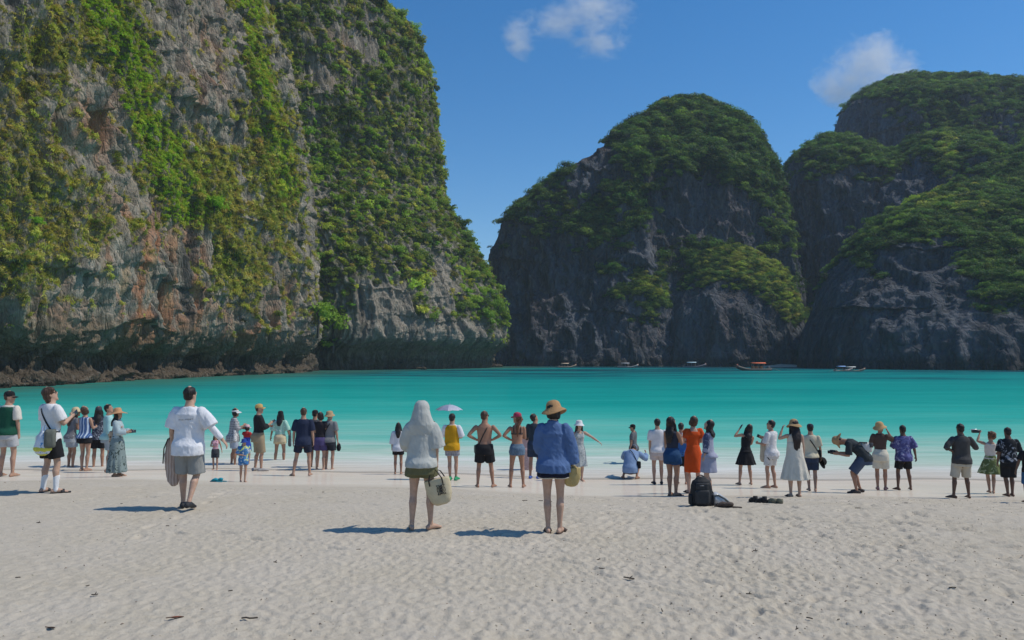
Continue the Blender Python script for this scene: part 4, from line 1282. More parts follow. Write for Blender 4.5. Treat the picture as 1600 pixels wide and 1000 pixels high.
    def skirt(self, mat, waist=.13, hemz=.5, flare=.08, ease=.012, name='skirt', folds=10, tris=2200, deep=None, sway=(0, 0), wr=.008):
        S = Soup()
        pts = []; rx = []; ry = []
        p0, R0 = self.frame(waist); a0, b0, yo = self.section(waist)
        zz = np.linspace(p0[2], hemz, 12)
        ph, Rh_ = self.frame(-.05); ah, bh, _ = self.section(-.05)
        cen = (self.ank[-1] + self.ank[1]) / 2
        rows = []
        ang = np.linspace(0, 2 * np.pi, 40, endpoint=False)
        for i, z in enumerate(zz):
            t = i / 11
            hip_t = np.clip((p0[2] - z) / max(p0[2] - ph[2], .01), 0, 1)
            a = (a0 + (ah - a0) * hip_t) + ease; b = (b0 + (bh + .02 - b0) * hip_t) + ease
            fl = flare * np.clip((ph[2] + .06 - z) / max(ph[2] + .06 - hemz, .05), 0, 1)
            below = np.clip((ph[2] - z) / max(ph[2] - .1, .1), 0, 1)
            cxy = p0[:2] * (1 - hip_t) + ph[:2] * hip_t
            cxy = cxy * (1 - below * .8) + cen[:2] * below * .8 + np.asarray(sway) * t * t
            row = []
            for k in ang:
                m_ = 1 + .10 * t * math.sin(folds * k + 1.3 * math.sin(2 * k)) * np.clip(fl / .05, 0, 1)
                row.append(vec(cxy[0] + (a + fl) * m_ * math.cos(k), cxy[1] + (b + fl * .8) * m_ * math.sin(k), z))
            rows.append(S.ring(row))
        for A, B in zip(rows[:-1], rows[1:]):
            for k in range(40): S.f.append((A[(k + 1) % 40], A[k], B[k], B[(k + 1) % 40]))
        S.f.append(tuple(rows[0])); S.f.append(tuple(reversed(rows[-1])))
        return self.add(name, S, mat, .012, 1, tris, wr, 8)
    # ---- hair and hats (in the frame of the head)
    def hp(self, x, y, z): return self.hc + self.Rh @ vec(x, y, z)
    def hair(self, style='short', c=BLACKH, fall=.3, vol=1.0):
        S = Soup(); Rh = self.Rh
        v = vol
        if style == 'short':
            S.ball(self.hp(0, -.016, .042), (.085 * v, .100 * v, .090 * v), Rh)
            S.ball(self.hp(0, -.045, -.012), (.074, .060, .066), Rh)
            S.ball(self.hp(0, .03, .085), (.055, .055, .035), Rh)
        elif style == 'mop':
            S.ball(self.hp(0, -.015, .045), (.090 * v, .104 * v, .092 * v), Rh)
            S.ball(self.hp(0, -.05, -.02), (.085 * v, .07 * v, .09 * v), Rh)
            S.ball(self.hp(0, -.06, -.09), (.08 * v, .05 * v, .06 * v), Rh)
            S.ball(self.hp(.05, .03, .07), (.045, .06, .05), Rh)
        elif style == 'curly':
            r = random.Random(int(self.seed * 100))
            S.ball(self.hp(0, -.02, .03), (.10 * v, .11 * v, .11 * v), Rh)
            for _ in range(34):
                d = unit(vec(r.gauss(0, 1), r.gauss(-.5, 1), r.gauss(.2, 1)))
                if d[1] > .5: continue
                S.ball(self.hp(*(vec(0, -.02, .02) + d * vec(.10, .11, .11) * v)), .034, Rh, 8, 5)
        else:
            S.ball(self.hp(0, -.016, .036), (.083 * v, .098 * v, .090 * v), Rh)
            S.ball(self.hp(0, -.04, -.02), (.082 * v, .068 * v, .085 * v), Rh)
        if style == 'bob':
            S.ball(self.hp(0, -.03, -.06), (.092, .072, .062), Rh)
            for sg in (-1, 1): S.ball(self.hp(sg * .068, .01, -.045), (.026, .05, .075), Rh)
        if style in ('long', 'half'):
            ph = [self.hp(0, -.05, .0), self.hp(0, -.075, -.09)]
            for h in np.linspace(.47, .47 - fall, 5):
                p, Rm = self.frame(h); a, b, yo = self.section(h)
                ph.append(p + Rm @ vec(0, -b - .035, 0))
            n = len(ph)
            w = [.08, .088] + list(np.linspace(.098, .05, n - 2))
            S.tube(ph, [x * v for x in w], [.06, .05] + list(np.linspace(.045, .018, n - 2)), xref=self.frame(.4)[1][:, 0], seg=14)
            for sg in (-1, 1):
                p, Rm = self.frame(.46)
                S.tube([self.hp(sg * .07, -.01, .03), self.hp(sg * .085, .005, -.06), p + Rm @ vec(sg * .10, .0, .03), p + Rm @ vec(sg * .095, -.07, -.10)], [.025, .032, .034, .02], seg=8)
        if style in ('pony', 'bun'):
            if style == 'pony':
                pb = self.hp(0, -.105, .03)
                p, Rm = self.frame(.46); q, Rq = self.frame(.46 - fall)
                S.tube([pb, self.hp(0, -.135, -.02), p + Rm @ vec(.0, -.14, .04), q + Rq @ vec(0, -.135, 0)], [.026, .038, .042, .014], seg=10)
            else:
                S.ball(self.hp(0, -.06, .12), (.05, .05, .045), Rh)
        return self.add('hair', S, hairmat(c), .0105, 1, 1500, .006, 24)
    def hat(self, kind, mat, mat2=None, tilt=(0, 0)):
        Rt = self.Rh @ rotx(-R(tilt[0])) @ roty(R(tilt[1]))
        S = Soup(); c = self.hp(0, -.008, .035)
        if kind == 'cap':
            S.lathe([(.091, -.012), (.094, .01), (.092, .045), (.078, .075), (.045, .093), (.008, .098), (.001, .092), (.04, .086), (.074, .068), (.087, .04), (.088, -.012), (.091, -.012)], c, Rt, 22, .93, 1.10)
            n = 12; rows = []
            for rr, dz in ((.088, 0), (.125, -.004), (.158, -.016)):
                row = []
                for k in np.linspace(R(38), R(142), n):
                    ex = rr / .088
                    row.append((math.cos(k) * .082 * (1 + .25 * (ex - 1)), math.sin(k) * .096 * ex ** 1.0, dz - .014 - .018 * math.cos(k) ** 2 * ex))
                rows.append(row)
            for off in (0, -.005):
                ids = [S.ring([c + Rt @ (vec(*p) + vec(0, 0, off)) for p in row]) for row in rows]
                for A, B in zip(ids[:-1], ids[1:]):
                    for k in range(n - 1): S.f.append((A[k], A[k + 1], B[k + 1], B[k]) if off == 0 else (B[k], B[k + 1], A[k + 1], A[k]))
        elif kind == 'straw':
            S.lathe([(.172, -.062), (.150, -.034), (.112, -.008), (.101, .02), (.096, .052), (.080, .086), (.050, .108), (.020, .115), (.002, .116), (.002, .108), (.05, .100), (.078, .076), (.092, .04), (.096, -.006), (.146, -.040), (.170, -.068), (.172, -.062)], c, Rt, 28, 1, 1.08, .022, .8)
        elif kind == 'widestraw':
            S.lathe([(.235, -.045), (.20, -.028), (.12, .0), (.100, .03), (.092, .085), (.070, .11), (.03, .118), (.002, .119), (.002, .112), (.06, .104), (.085, .08), (.094, .0), (.20, -.033), (.235, -.05), (.235, -.045)], c, Rt, 32, 1, 1.05, .018, .4)
        elif kind == 'bucket':
            S.lathe([(.155, -.060), (.125, -.022), (.104, -.006), (.096, .04), (.088, .078), (.060, .092), (.002, .095), (.002, .088), (.08, .07), (.092, .0), (.12, -.026), (.150, -.063), (.155, -.060)], c, Rt, 26, 1, 1.08, .006)
        elif kind == 'visor':
            S.lathe([(.092, -.016), (.095, .0), (.093, .026), (.089, .026), (.090, -.016), (.092, -.016)], c, Rt, 22, .95, 1.10)
            n = 12; rows = []
            for rr, dz in ((.088, 0), (.135, -.012), (.180, -.04)):
                rows.append([(math.cos(k) * .085 * (1 + .35 * (rr / .088 - 1)), math.sin(k) * .096 * rr / .088, dz - .008 - .02 * math.cos(k) ** 2) for k in np.linspace(R(25), R(155), n)])
            for off in (0, -.005):
                ids = [S.ring([c + Rt @ (vec(*p) + vec(0, 0, off)) for p in row]) for row in rows]
                for A, B in zip(ids[:-1], ids[1:]):
                    for k in range(n - 1): S.f.append((A[k], A[k + 1], B[k + 1], B[k]) if off == 0 else (B[k], B[k + 1], A[k + 1], A[k]))
        o = self.add({'cap': 'cap', 'visor': 'sun_visor', 'bucket': 'bucket_hat'}.get(kind, 'straw_hat'), S, mat, raw=True)
        if mat2 is not None and kind in ('straw', 'widestraw', 'bucket'):
            B = Soup(); B.lathe([(.1015, .004), (.0985, .034), (.0955, .034), (.099, .004), (.1015, .004)], c, Rt, 26, 1, 1.06)
            B.v = [tuple(np.asarray(p) * self.s) for p in B.v]
            link('hat_band', B.mesh('hat_band'), mat2, o)
        return o
    def shades(self):
        S = Soup()
        for sg in (-1, 1):
            S.ball(self.hp(sg * .034, .092, .008), (.027, .008, .021), self.Rh, 12, 6)
            S.tube([self.hp(sg * .058, .082, .012), self.hp(sg * .08, -.01, .012)], .004, seg=6)
        S.tube([self.hp(-.012, .098, .012), self.hp(.012, .098, .012)], .004, seg=6)
        return self.add('sunglasses', S, plain((.012, .012, .014), .12, .6), raw=True)
    def shoes(self, mat, high=.06, name='shoe', sides=(-1, 1)):
        for sg, f in zip((-1, 1), self.feet):
            if sg not in sides: continue
            S = Soup(); fa = -sg * R(f[2]); d = vec(-math.sin(fa), math.cos(fa), 0); rr = vec(math.cos(fa), math.sin(fa), 0)
            A = self.ank[sg]; g = vec(A[0], A[1], f[3]); tip = f[3] * .8
            S.tube([g - d * .065 + vec(0, 0, .042), g + vec(0, 0, .050), g + d * .07 + vec(0, 0, .044 - tip * .4), g + d * .14 + vec(0, 0, .032 - tip * .8), g + d * .195 + vec(0, 0, .026 - tip)],
                   [.040, .044, .046, .050, .040], [.042, .052, .042, .032, .026], xref=rr)
            if high > .08: S.tube([g + vec(0, 0, .05), g + vec(0, 0, high)], [.046, .046])
            self.add(name, S, mat, .011, 1, 500)
        return self
    def sandals(self, mat, strap=None):
        for sg, f in zip((-1, 1), self.feet):
            S = Soup(); fa = -sg * R(f[2]); d = vec(-math.sin(fa), math.cos(fa), 0); rr = vec(math.cos(fa), math.sin(fa), 0)
            A = self.ank[sg]; g = vec(A[0], A[1], f[3])
            S.tube([g - d * .075 + vec(0, 0, .008), g - d * .03 + vec(0, 0, .008), g + d * .07 + vec(0, 0, .008), g + d * .15 + vec(0, 0, .008), g + d * .215 + vec(0, 0, .008)], [.036, .043, .044, .052, .036], [.014] * 5, xref=rr)
            o = self.add('sandal', S, mat, raw=True)
            B = Soup(); B.tube([g + d * .10 + rr * x + vec(0, 0, z) for x, z in ((-.053, .015), (-.04, .045), (0, .062), (.04, .045), (.053, .015))], [.030] * 5, [.006] * 5, xref=d, seg=8)
            B.v = [tuple(np.asarray(p) * self.s) for p in B.v]
            link('strap', B.mesh('strap'), strap or mat, o)
        return self
    def socks(self, mat, top=.26):
        for sg in (-1, 1):
            K, A = self.knee[sg], self.ank[sg]; u = unit(K - A)
            S = Soup(); S.tube([A - u * .03, A, A + u * .08, A + u * (top - .085)], [.044, .040, .044, .055], cap=('round', 'flat'))
            self.add('sock', S, mat, .011, 1, 400)
        return self

# ---- things people carry
def world_thing(name, label, cat, loc, group=None):
    e = empty(name, tuple(loc)); tag(e, label, cat, group); e['_o'] = 0
    del e['_o']
    return e

def part_world(name, soup, mat, root, fusev=None, tris=800, wr=0.0, smooth=2):
    o = np.array(root.location)
    soup.v = [tuple(np.asarray(p) - o) for p in soup.v]
    me = fuse(soup, name, fusev, smooth, tris, wr) if fusev else soup.mesh(name)
    if not fusev:
        pass
    return link(name, me, mat, root)

def phone(P, sg, label, c=(.02, .02, .025), fwd=.10, tall=True):
    h = P.W(P.wr[sg] + P.hd[sg] * .12 + P.hw[sg] * .0)
    d = P.Rw @ unit(P.hd[sg]); w = P.Rw @ P.hw[sg]; n = np.cross(d, w)
    Rm = np.stack([w, n, d], 1)
    r = world_thing('phone', label, 'phone', h)
    S = Soup(); S.box(h, (.078, .012, .160), Rm, .004); part_world('casing', S, plain(c, .35), r)
    B = Soup(); B.box(h + n * .0068, (.070, .002, .148), Rm); part_world('screen', B, plain((.03, .035, .045), .1, .6), r)
    return r

def strap_pts(P, sh, t0=.10, ease=.028, side='back'):
    """a strap across the trunk from the shoulder on side sh to the other hip"""
    out = []
    sgn = -1 if side == 'back' else 1
    for t in np.linspace(0, 1, 9):
        h = .50 + (t0 - .50) * t
        p, Rm = P.frame(h); a, b, yo = P.section(min(h, .44))
        x = sh * (.50 - 1.45 * t)
        x = np.clip(x, -.96, .96)
        k = 1.0 if h < .45 else (.55 if h < .49 else .2)
        out.append(p + Rm @ vec(x * (a + ease), yo + sgn * math.sqrt(max(1 - x * x, 0.0)) * (b + ease) * k, 0))
    return out

def crossbag(P, sh, label, mat, size=(.24, .09, .26), smat=None, t0=.02, name='shoulder_bag', ease=.03, drop=.0, yo=.0, flap=True, cat='bag'):
    """pouch at the hip with a strap over the other shoulder"""
    p, Rm = P.frame(t0); a, b, _ = P.section(t0)
    c = p + Rm @ vec(-sh * (a + ease + size[1] * .15), yo, -size[2] * .3 - drop)
    r = world_thing(name, label, cat, P.W(c))
    S = Soup(); Rb = P.Rw @ rotz(R(sh * 35))
    S.box(P.W(c), tuple(x * P.s for x in size), Rb, .03); 
    part_world('pouch', S, mat, r, .012, 700, .004)
    T = Soup(); bp = strap_pts(P, sh, t0, ease, 'back'); fp = strap_pts(P, sh, t0, ease, 'front')
    pts = [c + vec(0, -.03, size[2] * .4)] + bp[::-1]
    T.tube([P.W(q) for q in pts], .014 * P.s, .004, xref=(0, 0, 1), seg=6)
    pts = [c + vec(0, .03, size[2] * .4)] + fp[::-1]
    T.tube([P.W(q) for q in pts], .014 * P.s, .004, xref=(0, 0, 1), seg=6)
    part_world('strap', T, smat or mat, r)
    if flap:
        Fp = Soup(); Fp.box(P.W(c + vec(0, 0, size[2] * .22)), tuple(x * P.s * k for x, k in zip(size, (1.03, 1.12, .5))), Rb, .02)
        part_world('flap', Fp, mat, r, .012, 400, .003)
    return r

def hangbag(P, sg, label, mat, w=.30, d=.14, h=.30, name='tote_bag', hmat=None, drop=.12, taper=.9, tilt=0, off=(0, 0, 0), wr=.008, cat='bag', rz=0., rim=None):
    """open bag hanging by two handles from the hand"""
    g = P.W(P.hand(sg)) + np.asarray(off)
    r = world_thing(name, label, cat, g)
    s = P.s
    Rm = rotz(R(rz)) @ roty(R(tilt))
    S = Soup(); top = g - vec(0, 0, drop * s); rows = []
    prof = [(0.0, 1.0), (.25, 1.0), (.55, .98), (.78, taper * 1.05), (.92, taper * .86), (1.0, taper * .5)]
    S.tube([g + Rm @ vec(0, 0, -(drop + h * t) * s) for t, k in prof], [w / 2 * k * s for t, k in prof], [d / 2 * k * s for t, k in prof], xref=Rm[:, 0], cap=('flat', 'flat'), seg=20)
    part_world('bag_body', S, mat, r, .010, 1400, wr)
    for y in (-1, 1):
        T = Soup()
        T.tube([g + Rm @ vec(x * s, y * d * .46 * s * (1 if abs(x) > .02 else .15), z * s) for x, z in ((-w * .26, -drop - .07), (-w * .26, -drop), (-w * .16, -drop * .45), (0, .0), (w * .16, -drop * .45), (w * .26, -drop), (w * .26, -drop - .07))], .009 * s, seg=8)
        part_world('handle', T, hmat or mat, r)
    return r, Rm, g
# ------------------------------------------------------------------ the people on the beach, left to right
BLK = (.018, .018, .020); WHT = (.72, .71, .70); NAVY = (.022, .030, .060); STRAW = cloth((.50, .34, .17), 'straw', (.36, .23, .10)); PSTRAW = cloth((.62, .50, .30), 'straw', (.48, .36, .20))
black = cloth(BLK); white = cloth(WHT)

# raglan tee man at the left edge
p = Person(10, 745, 613, 4, 'm', SKIN_M, 'man in a green and white raglan tee and black cap at the left edge', head=(70, 0), arms=('close', 'close'), feet=((-.13, 0), (.13, 0)), hatx=.02)
p.body(); p.shirt(cloth((.62, .58, .50)), -.08, sleeve=.85, name='sleeves_shirt', loose=None, ease=.012, sease=.026)
S = Soup(); p.torso(S, -.085, .50, .022, (.19, .135)); p.add('shirt_body', S, cloth((.012, .075, .045)), .0125, 2, 1600, .006)
p.shorts(cloth((.42, .42, .42)), .72); p.hair('short', BROWNH); p.hat('cap', black)

# tall man with shoulder length hair, white tee, socks
p = Person(76, 770, 608, 28, 'm', SKIN_L, 'tall man with wavy brown hair, white tee, white socks and sandals', head=(28, -22), arms=('fold', 'phone'), feet=((-.13, -.02, 20), (.15, .03, 30)), q=1.5)
p.body(); p.shirt(white, -.10, sleeve=.75, loose=(.185, .13), sease=.03); p.shorts(black, .82, flare=.04); p.hair('mop', BROWNH, vol=1.05); p.shades()
p.socks(cloth((.74, .74, .74)), .30); p.sandals(plain((.02, .02, .022), .7), plain((.03, .03, .032), .7))
phone(p, 1, 'black phone held up by the man in white socks')
crossbag(p, -1, 'grey drawstring pouch slung across the man in white socks', cloth((.13, .14, .12)), (.30, .16, .30), black, .06, yo=-.13, flap=False)
g = p.W(p.frame(-.02)[0] + vec(.16, -.22, -.06))
r = world_thing('carrier_bag', 'white and blue carrier bag with a yellow base beside the grey pouch', 'bag', g)
S = Soup(); S.tube([g + vec(0, 0, z * p.s) for z in (.16, .10, .0, -.10, -.15)], [.02, .06, .12, .15, .13], [.02, .05, .08, .09, .08], seg=14)
part_world('bag_body', S, cloth((.66, .70, .76), 'floral', (.10, .28, .55), scale=.7), r, .011, 900, .012)
S = Soup(); S.tube([g + vec(0, 0, z * p.s) for z in (-.105, -.135, -.168)], [.155, .15, .11], [.095, .09, .07], seg=14); part_world('bag_base', S, cloth((.62, .60, .10)), r, .011, 400, .006)
S = Soup(); S.tube([g + vec(-.015, 0, .13), g + vec(-.03, .03, .24), g + vec(.0, .06, .27), g + vec(.02, .02, .14)], .008, seg=6); part_world('handle', S, cloth((.30, .45, .65)), r)

# the group behind him
p = Person(110, 733, 637, 30, 'f', SKIN_T, 'stooping woman in a straw hat and grey shorts behind the tall man', lean=18, head=(20, -25), arms=('phone', 'phone'), hatx=.03)
p.body(); p.shirt(cloth((.16, .16, .17)), -.08, sleeve=.4); p.shorts(cloth((.34, .36, .38)), .7); p.hair('long', BROWNH, .2); p.hat('straw', PSTRAW, cloth((.2, .13, .08)))
p = Person(131, 736, 636, 10, 'f', SKIN_M, 'woman in a blue striped sleeveless top and black shorts', head=(10, -25), arms=('phone', 'phonelow'), feet=((-.07, 0), (.08, 0)))
p.body(); p.tank(cloth((.10, .20, .42), 'stripe', (.045, .07, .16), (.50, .58, .66)), -.06, .50, .022, name='sleeveless_top', loose=(.165, .12), tris=1800); p.shorts(black, .42, flare=.01); p.hair('bob', BROWNH)
p = Person(152, 733, 637, -12, 'f', SKIN_T, 'woman with long black hair, patterned dark shirt and black shorts', head=(-8, -20), arms=('phone', 'camera'), feet=((-.10, .0), (.12, .02)))
p.body(); p.shirt(cloth((.045, .05, .07), 'floral', (.30, .33, .38), scale=1.4), -.12, sleeve=.7, loose=(.17, .125)); p.shorts(black, .8); p.hair('long', BLACKH, .12); p.hat('cap', cloth((.05, .055, .065)))
p = Person(168, 738, 634, 60, 'm', SKIN_M, 'short haired man in a pale teal shirt half hidden behind the straw hat', head=(25, -18), arms=('hang', 'hang'))
p.body(); p.shirt(cloth((.34, .55, .54)), -.10, sleeve=1.5, loose=(.17, .12)); p.shorts(cloth((.30, .33, .34)), .8); p.hair('short', BLACKH)
p = Person(182, 745, 638, 78, 'f', SKIN_M, 'woman in a wide straw hat and a long grey leaf print dress', head=(15, -12), arms=('phonelow', 'phonelow'), hatx=.05, feet=((-.07, .04), (.07, -.03)))
p.body(); p.shirt(cloth((.36, .44, .46)), .05, sleeve=1.85, name='blouse', sease=.025); p.skirt(cloth((.20, .25, .24), 'floral', (.045, .065, .055), scale=.9), .12, .13, .10, .02, name='long_skirt'); p.hair('long', BLACKH, .1); p.hat('widestraw', cloth((.55, .30, .16), 'straw', (.42, .22, .10)), tilt=(6, 0))
phone(p, 1, 'dark phone held out by the woman in the wide straw hat')
g = p.W(p.frame(.12)[0] + vec(-.20, -.10, -.05))
r = world_thing('canvas_bag', 'beige canvas bag hanging at the back of the leaf print dress', 'bag', g)
S = Soup(); S.box(g, (.30, .12, .30), rotz(.3), .02); part_world('bag_body', S, cloth((.55, .42, .30), 'floral', (.14, .09, .06), scale=.8), r, .012, 700, .006)
S = Soup(); S.tube([g + vec(-.08, -.03, .13), g + vec(-.05, .02, .36), g + vec(.0, .06, .42), g + vec(.08, .03, .13)], .014, .005, seg=6); part_world('strap', S, cloth((.50, .38, .28)), r)

# walking man in the white tee
p = Person(293, 795, 609, 0, 'm', SKIN_L, 'man in a large white tee with a small line of print, walking away', head=(14, -4), arms=(((.30, .05, -1), (.10, .35, -.9)), 'wide'), feet=((-.10, .08, 14), (.10, -.20, 0, .055)), q=2.6, twist=4)
p.body(); p.shirt(cloth((.74, .74, .76)), -.17, sleeve=(.88, .92), loose=(.218, .15), sease=.042, sflare=.03, tris=3600, wr=.011)
S = Soup(); p.sleeve(S, 1, 1.88, .010, .004); p.add('sun_sleeve', S, cloth((.74, .74, .77)), .0115, 2, 700, .003)
p.shorts(cloth((.28, .28, .265)), .98, ease=.03, flare=.035); p.hair('short', BLACKH)
p.shoes(plain((.025, .026, .03), .7), .07)
# print on the back: one small line of capitals lying on the cloth
from mathutils.bvhtree import BVHTree
_sh = [o for o in p.parts if o.name.startswith('shirt')][0].data
_bv = BVHTree.FromPolygons([v.co[:] for v in _sh.vertices], [pl.vertices[:] for pl in _sh.polygons])
GL = {'M': [[(0, 0), (0, 1), (.5, .3), (1, 1), (1, 0)]], 'A': [[(0, 0), (.5, 1), (1, 0)]], 'N': [[(0, 0), (0, 1), (1, 0), (1, 1)]], 'I': [[(.5, 0), (.5, 1)]],
      'F': [[(0, 0), (0, 1), (1, 1)], [(0, .5), (.8, .5)]], 'E': [[(1, 0), (0, 0), (0, 1), (1, 1)], [(0, .5), (.8, .5)]], 'S': [[(0, 0), (1, .1), (1, .5), (0, .5), (0, .9), (1, 1)]], 'T': [[(.5, 0), (.5, 1)], [(0, 1), (1, 1)]]}
pr = Soup(); c0, Rm = p.frame(.34); s_ = p.s
for k, ch in enumerate('MANIFEST'):
    for st in GL[ch]:
        pts = []
        for gx, gz in st:
            q = (c0 + vec(-.105 + k * .0275 + gx * .018, -.5, gz * .016 + k * .0012)) * s_
            hit = _bv.ray_cast(Vector(q), Vector((0, 1, 0)))[0]
            if hit is not None: pts.append(vec(*hit) + vec(0, -.0015, 0))
        if len(pts) > 1: pr.tube(pts, .0022, .0012, xref=(0, 0, 1), seg=6)
link('shirt_print', pr.mesh('shirt_print'), plain((.06, .06, .07), .8), p.root)
g = p.W(p.hand(-1) + vec(.0, 0, 0))
r = world_thing('folded_shirt', 'pale brown shirt hanging from the left hand of the walking man', 'shirt', g)
S = Soup(); S.tube([g + vec(x, 0, z) for x, z in ((.02, .22), (.0, .10), (-.01, -.08), (0, -.28), (.02, -.47), (.03, -.52))], [.05, .10, .12, .11, .10, .06], [.03, .045, .05, .045, .04, .03], seg=16)
part_world('cloth_body', S, cloth((.42, .30, .24), 'stripe', (.55, .42, .35), scale=.8), r, .010, 1400, .014)
S = Soup(); S.tube([g + vec(.05, -.03, .20), g + vec(-.06, -.05, .16), g + vec(-.115, -.05, .02), g + vec(-.125, -.05, -.20)], .010, seg=6); part_world('edge', S, cloth((.05, .035, .03)), r)

# girl, plaid shirt, visor
p = Person(336, 734, 660, 170, 'f', SKIN_M, 'little girl in a pink top and dark shorts facing the camera', height=1.16, arms=('hangout', 'fold'), head=(-15, 0), build=.95, feet=((-.10, .05), (.08, -.04)))
p.body(); p.tank(cloth((.62, .36, .42)), .02, .48, .012); p.shorts(cloth((.05, .055, .06)), .8); p.hair('long', BLACKH, .1)
p = Person(364, 730, 640, 62, 'f', SKIN_T, 'woman in a black and white plaid overshirt and white visor', head=(25, -8), arms=('phonelow', 'phone'), feet=((-.14, -.03), (.14, .03)), lean=5)
p.body(); p.shirt(cloth((.03, .033, .045), 'plaid', (.55, .54, .53)), -.20, sleeve=1.5, loose=(.19, .14), flare=.01, tris=2200); p.shorts(cloth((.34, .38, .45), 'denim', (.5, .54, .6)), .85); p.hair('bob', BLACKH); p.hat('visor', cloth((.70, .69, .66)))
crossbag(p, -1, 'white pouch bag over the plaid overshirt', cloth((.66, .65, .63), 'floral', (.15, .15, .16), scale=1.3), (.24, .08, .34), white, .10, flap=False, yo=.04)
p = Person(385, 730, 650, 20, 'f', SKIN_T, 'child in a red and blue swim vest and pink cap between two adults', height=1.45, head=(30, 0), arms=('camera', 'phone'))
p.body(); p.shirt(cloth((.42, .035, .035)), -.08, sleeve=.3); S = Soup(); p.torso(S, -.10, .30, .024); p.add('vest_side', S, cloth((.03, .06, .32)), .0125, 2, 900, .004); p.shorts(cloth((.04, .05, .20)), .6); p.hair('bob', BLACKH); p.hat('cap', cloth((.66, .42, .44)))
p = Person(403, 736, 632, 55, 'm', SKIN_M, 'man in a khaki cap, black long sleeved shirt and khaki shorts', head=(20, -4), arms=('phonelow', 'phone'), feet=((-.09, -.05), (.11, .05)), hatx=.03)
p.body(); p.shirt(cloth((.022, .024, .027)), .065, sleeve=1.5, loose=None, ease=.022); p.shorts(cloth((.30, .235, .15)), 1.05, ease=.03, flare=.02); p.hair('short', BLACKH); p.hat('cap', cloth((.55, .36, .13)), tilt=(-4, 0)); p.shoes(plain((.35, .33, .31), .7), .06)
phone(p, 1, 'dark phone held by the man in the khaki cap')
p = Person(380, 753, 682, 150, 'm', SKIN_M, 'small boy in a blue bucket hat and blue tropical print shirt', height=1.06, head=(-20, -15), arms=('close', 'fold'), feet=((-.04, .12), (.08, -.12)), lean=12, build=1.05, hatx=.06)
p.body(); p.shirt(cloth((.06, .20, .42), 'floral', (.55, .60, .62), (.55, .60, .20), scale=.8), -.12, sleeve=.9, loose=(.19, .14)); p.shorts(cloth((.05, .17, .38), 'floral', (.5, .56, .6), scale=.8), .55, flare=.03); p.hair('short', BLACKH); p.hat('bucket', cloth((.02, .06, .26)))

p = Person(437, 728, 644, 0, 'f', SKIN_T, 'woman in a mint green blouse and cream shorts with a dark cap', head=(-25, -4), arms=('hangout', 'hangout'), feet=((-.16, .0, 25), (.13, 0)))
p.body(); p.shirt(cloth((.36, .60, .48), 'floral', (.66, .74, .68), scale=.8), .062, sleeve=1.1, loose=(.16, .12), sease=.03); p.shorts(cloth((.58, .47, .30)), .5, flare=.02); p.hair('long', BLACKH, .12, 1.05); p.hat('cap', black)
g = p.W(p.wr[1] + vec(.0, 0, .05))
r = world_thing('dark_wrap', 'dark grey wrap hanging from the arm of the woman in mint green', 'wrap', g)
S = Soup(); S.tube([g + vec(0, 0, z) for z in (.22, .05, -.15, -.34, -.40)], [.035, .05, .06, .065, .05], [.02, .03, .03, .03, .02], seg=12); part_world('cloth_body', S, cloth((.10, .11, .115)), r, .010, 500, .010)

p = Person(473, 744, 639, -6, 'm', SKIN_M, 'man in a navy tee and navy shorts standing with legs apart', head=(0, -3), arms=('hang', 'hang'), feet=((-.24, -.02, 35), (.17, .03)))
p.body(); p.shirt(cloth(NAVY), -.14, sleeve=.85, loose=(.19, .135), sease=.03); p.shorts(cloth((.02, .024, .042)), .72); p.hair('short', BROWNH)
p = Person(491, 734, 642, 10, 'm', SKIN_T, 'man in a black cap hidden behind the navy tee', head=(10, 0), arms=('hang', 'hang'), hatx=.02)
p.body(); p.shirt(cloth((.07, .07, .075)), -.1, sleeve=.7); p.shorts(cloth((.05, .05, .06)), .8); p.hair('short', BLACKH); p.hat('cap', black)
p = Person(500, 736, 646, 8, 'f', SKIN_M, 'woman in a black top and purple shorts holding sandals', head=(12, -8), arms=('phonelow', 'phonelow'), feet=((-.11, 0), (.11, 0)))
p.body(); p.shirt(cloth((.025, .022, .026)), .065, sleeve=.45); p.shorts(cloth((.075, .06, .15)), .72); p.hair('bob', BLACKH, vol=1.05)
p = Person(514, 736, 643, 14, 'm', SKIN_M, 'man in a tan bucket hat and grey shirt with a black sling bag', head=(22, -4), arms=('hang', 'hang'), hatx=.03)
p.body(); p.shirt(cloth((.20, .20, .20)), -.10, sleeve=.8, loose=(.18, .13)); p.shorts(cloth((.03, .032, .04)), .75); p.hair('short', BLACKH); p.hat('bucket', cloth((.42, .29, .16)))
crossbag(p, 1, 'black strap pouch worn by the man in the tan bucket hat', black, (.2, .08, .2), black, .05, flap=False)
g = p.W(p.hand(1) + vec(0, .05, -.08)); r = world_thing('swim_fin', 'black shoe bag in the hand of the man in the tan bucket hat', 'bag', g)
r.name = 'shoe_bag'
S = Soup(); S.tube([g + vec(0, 0, z) for z in (.10, .04, -.06, -.14)], [.02, .06, .08, .06], [.02, .04, .05, .04], seg=12); part_world('bag_body', S, black, r, .01, 400, .006)

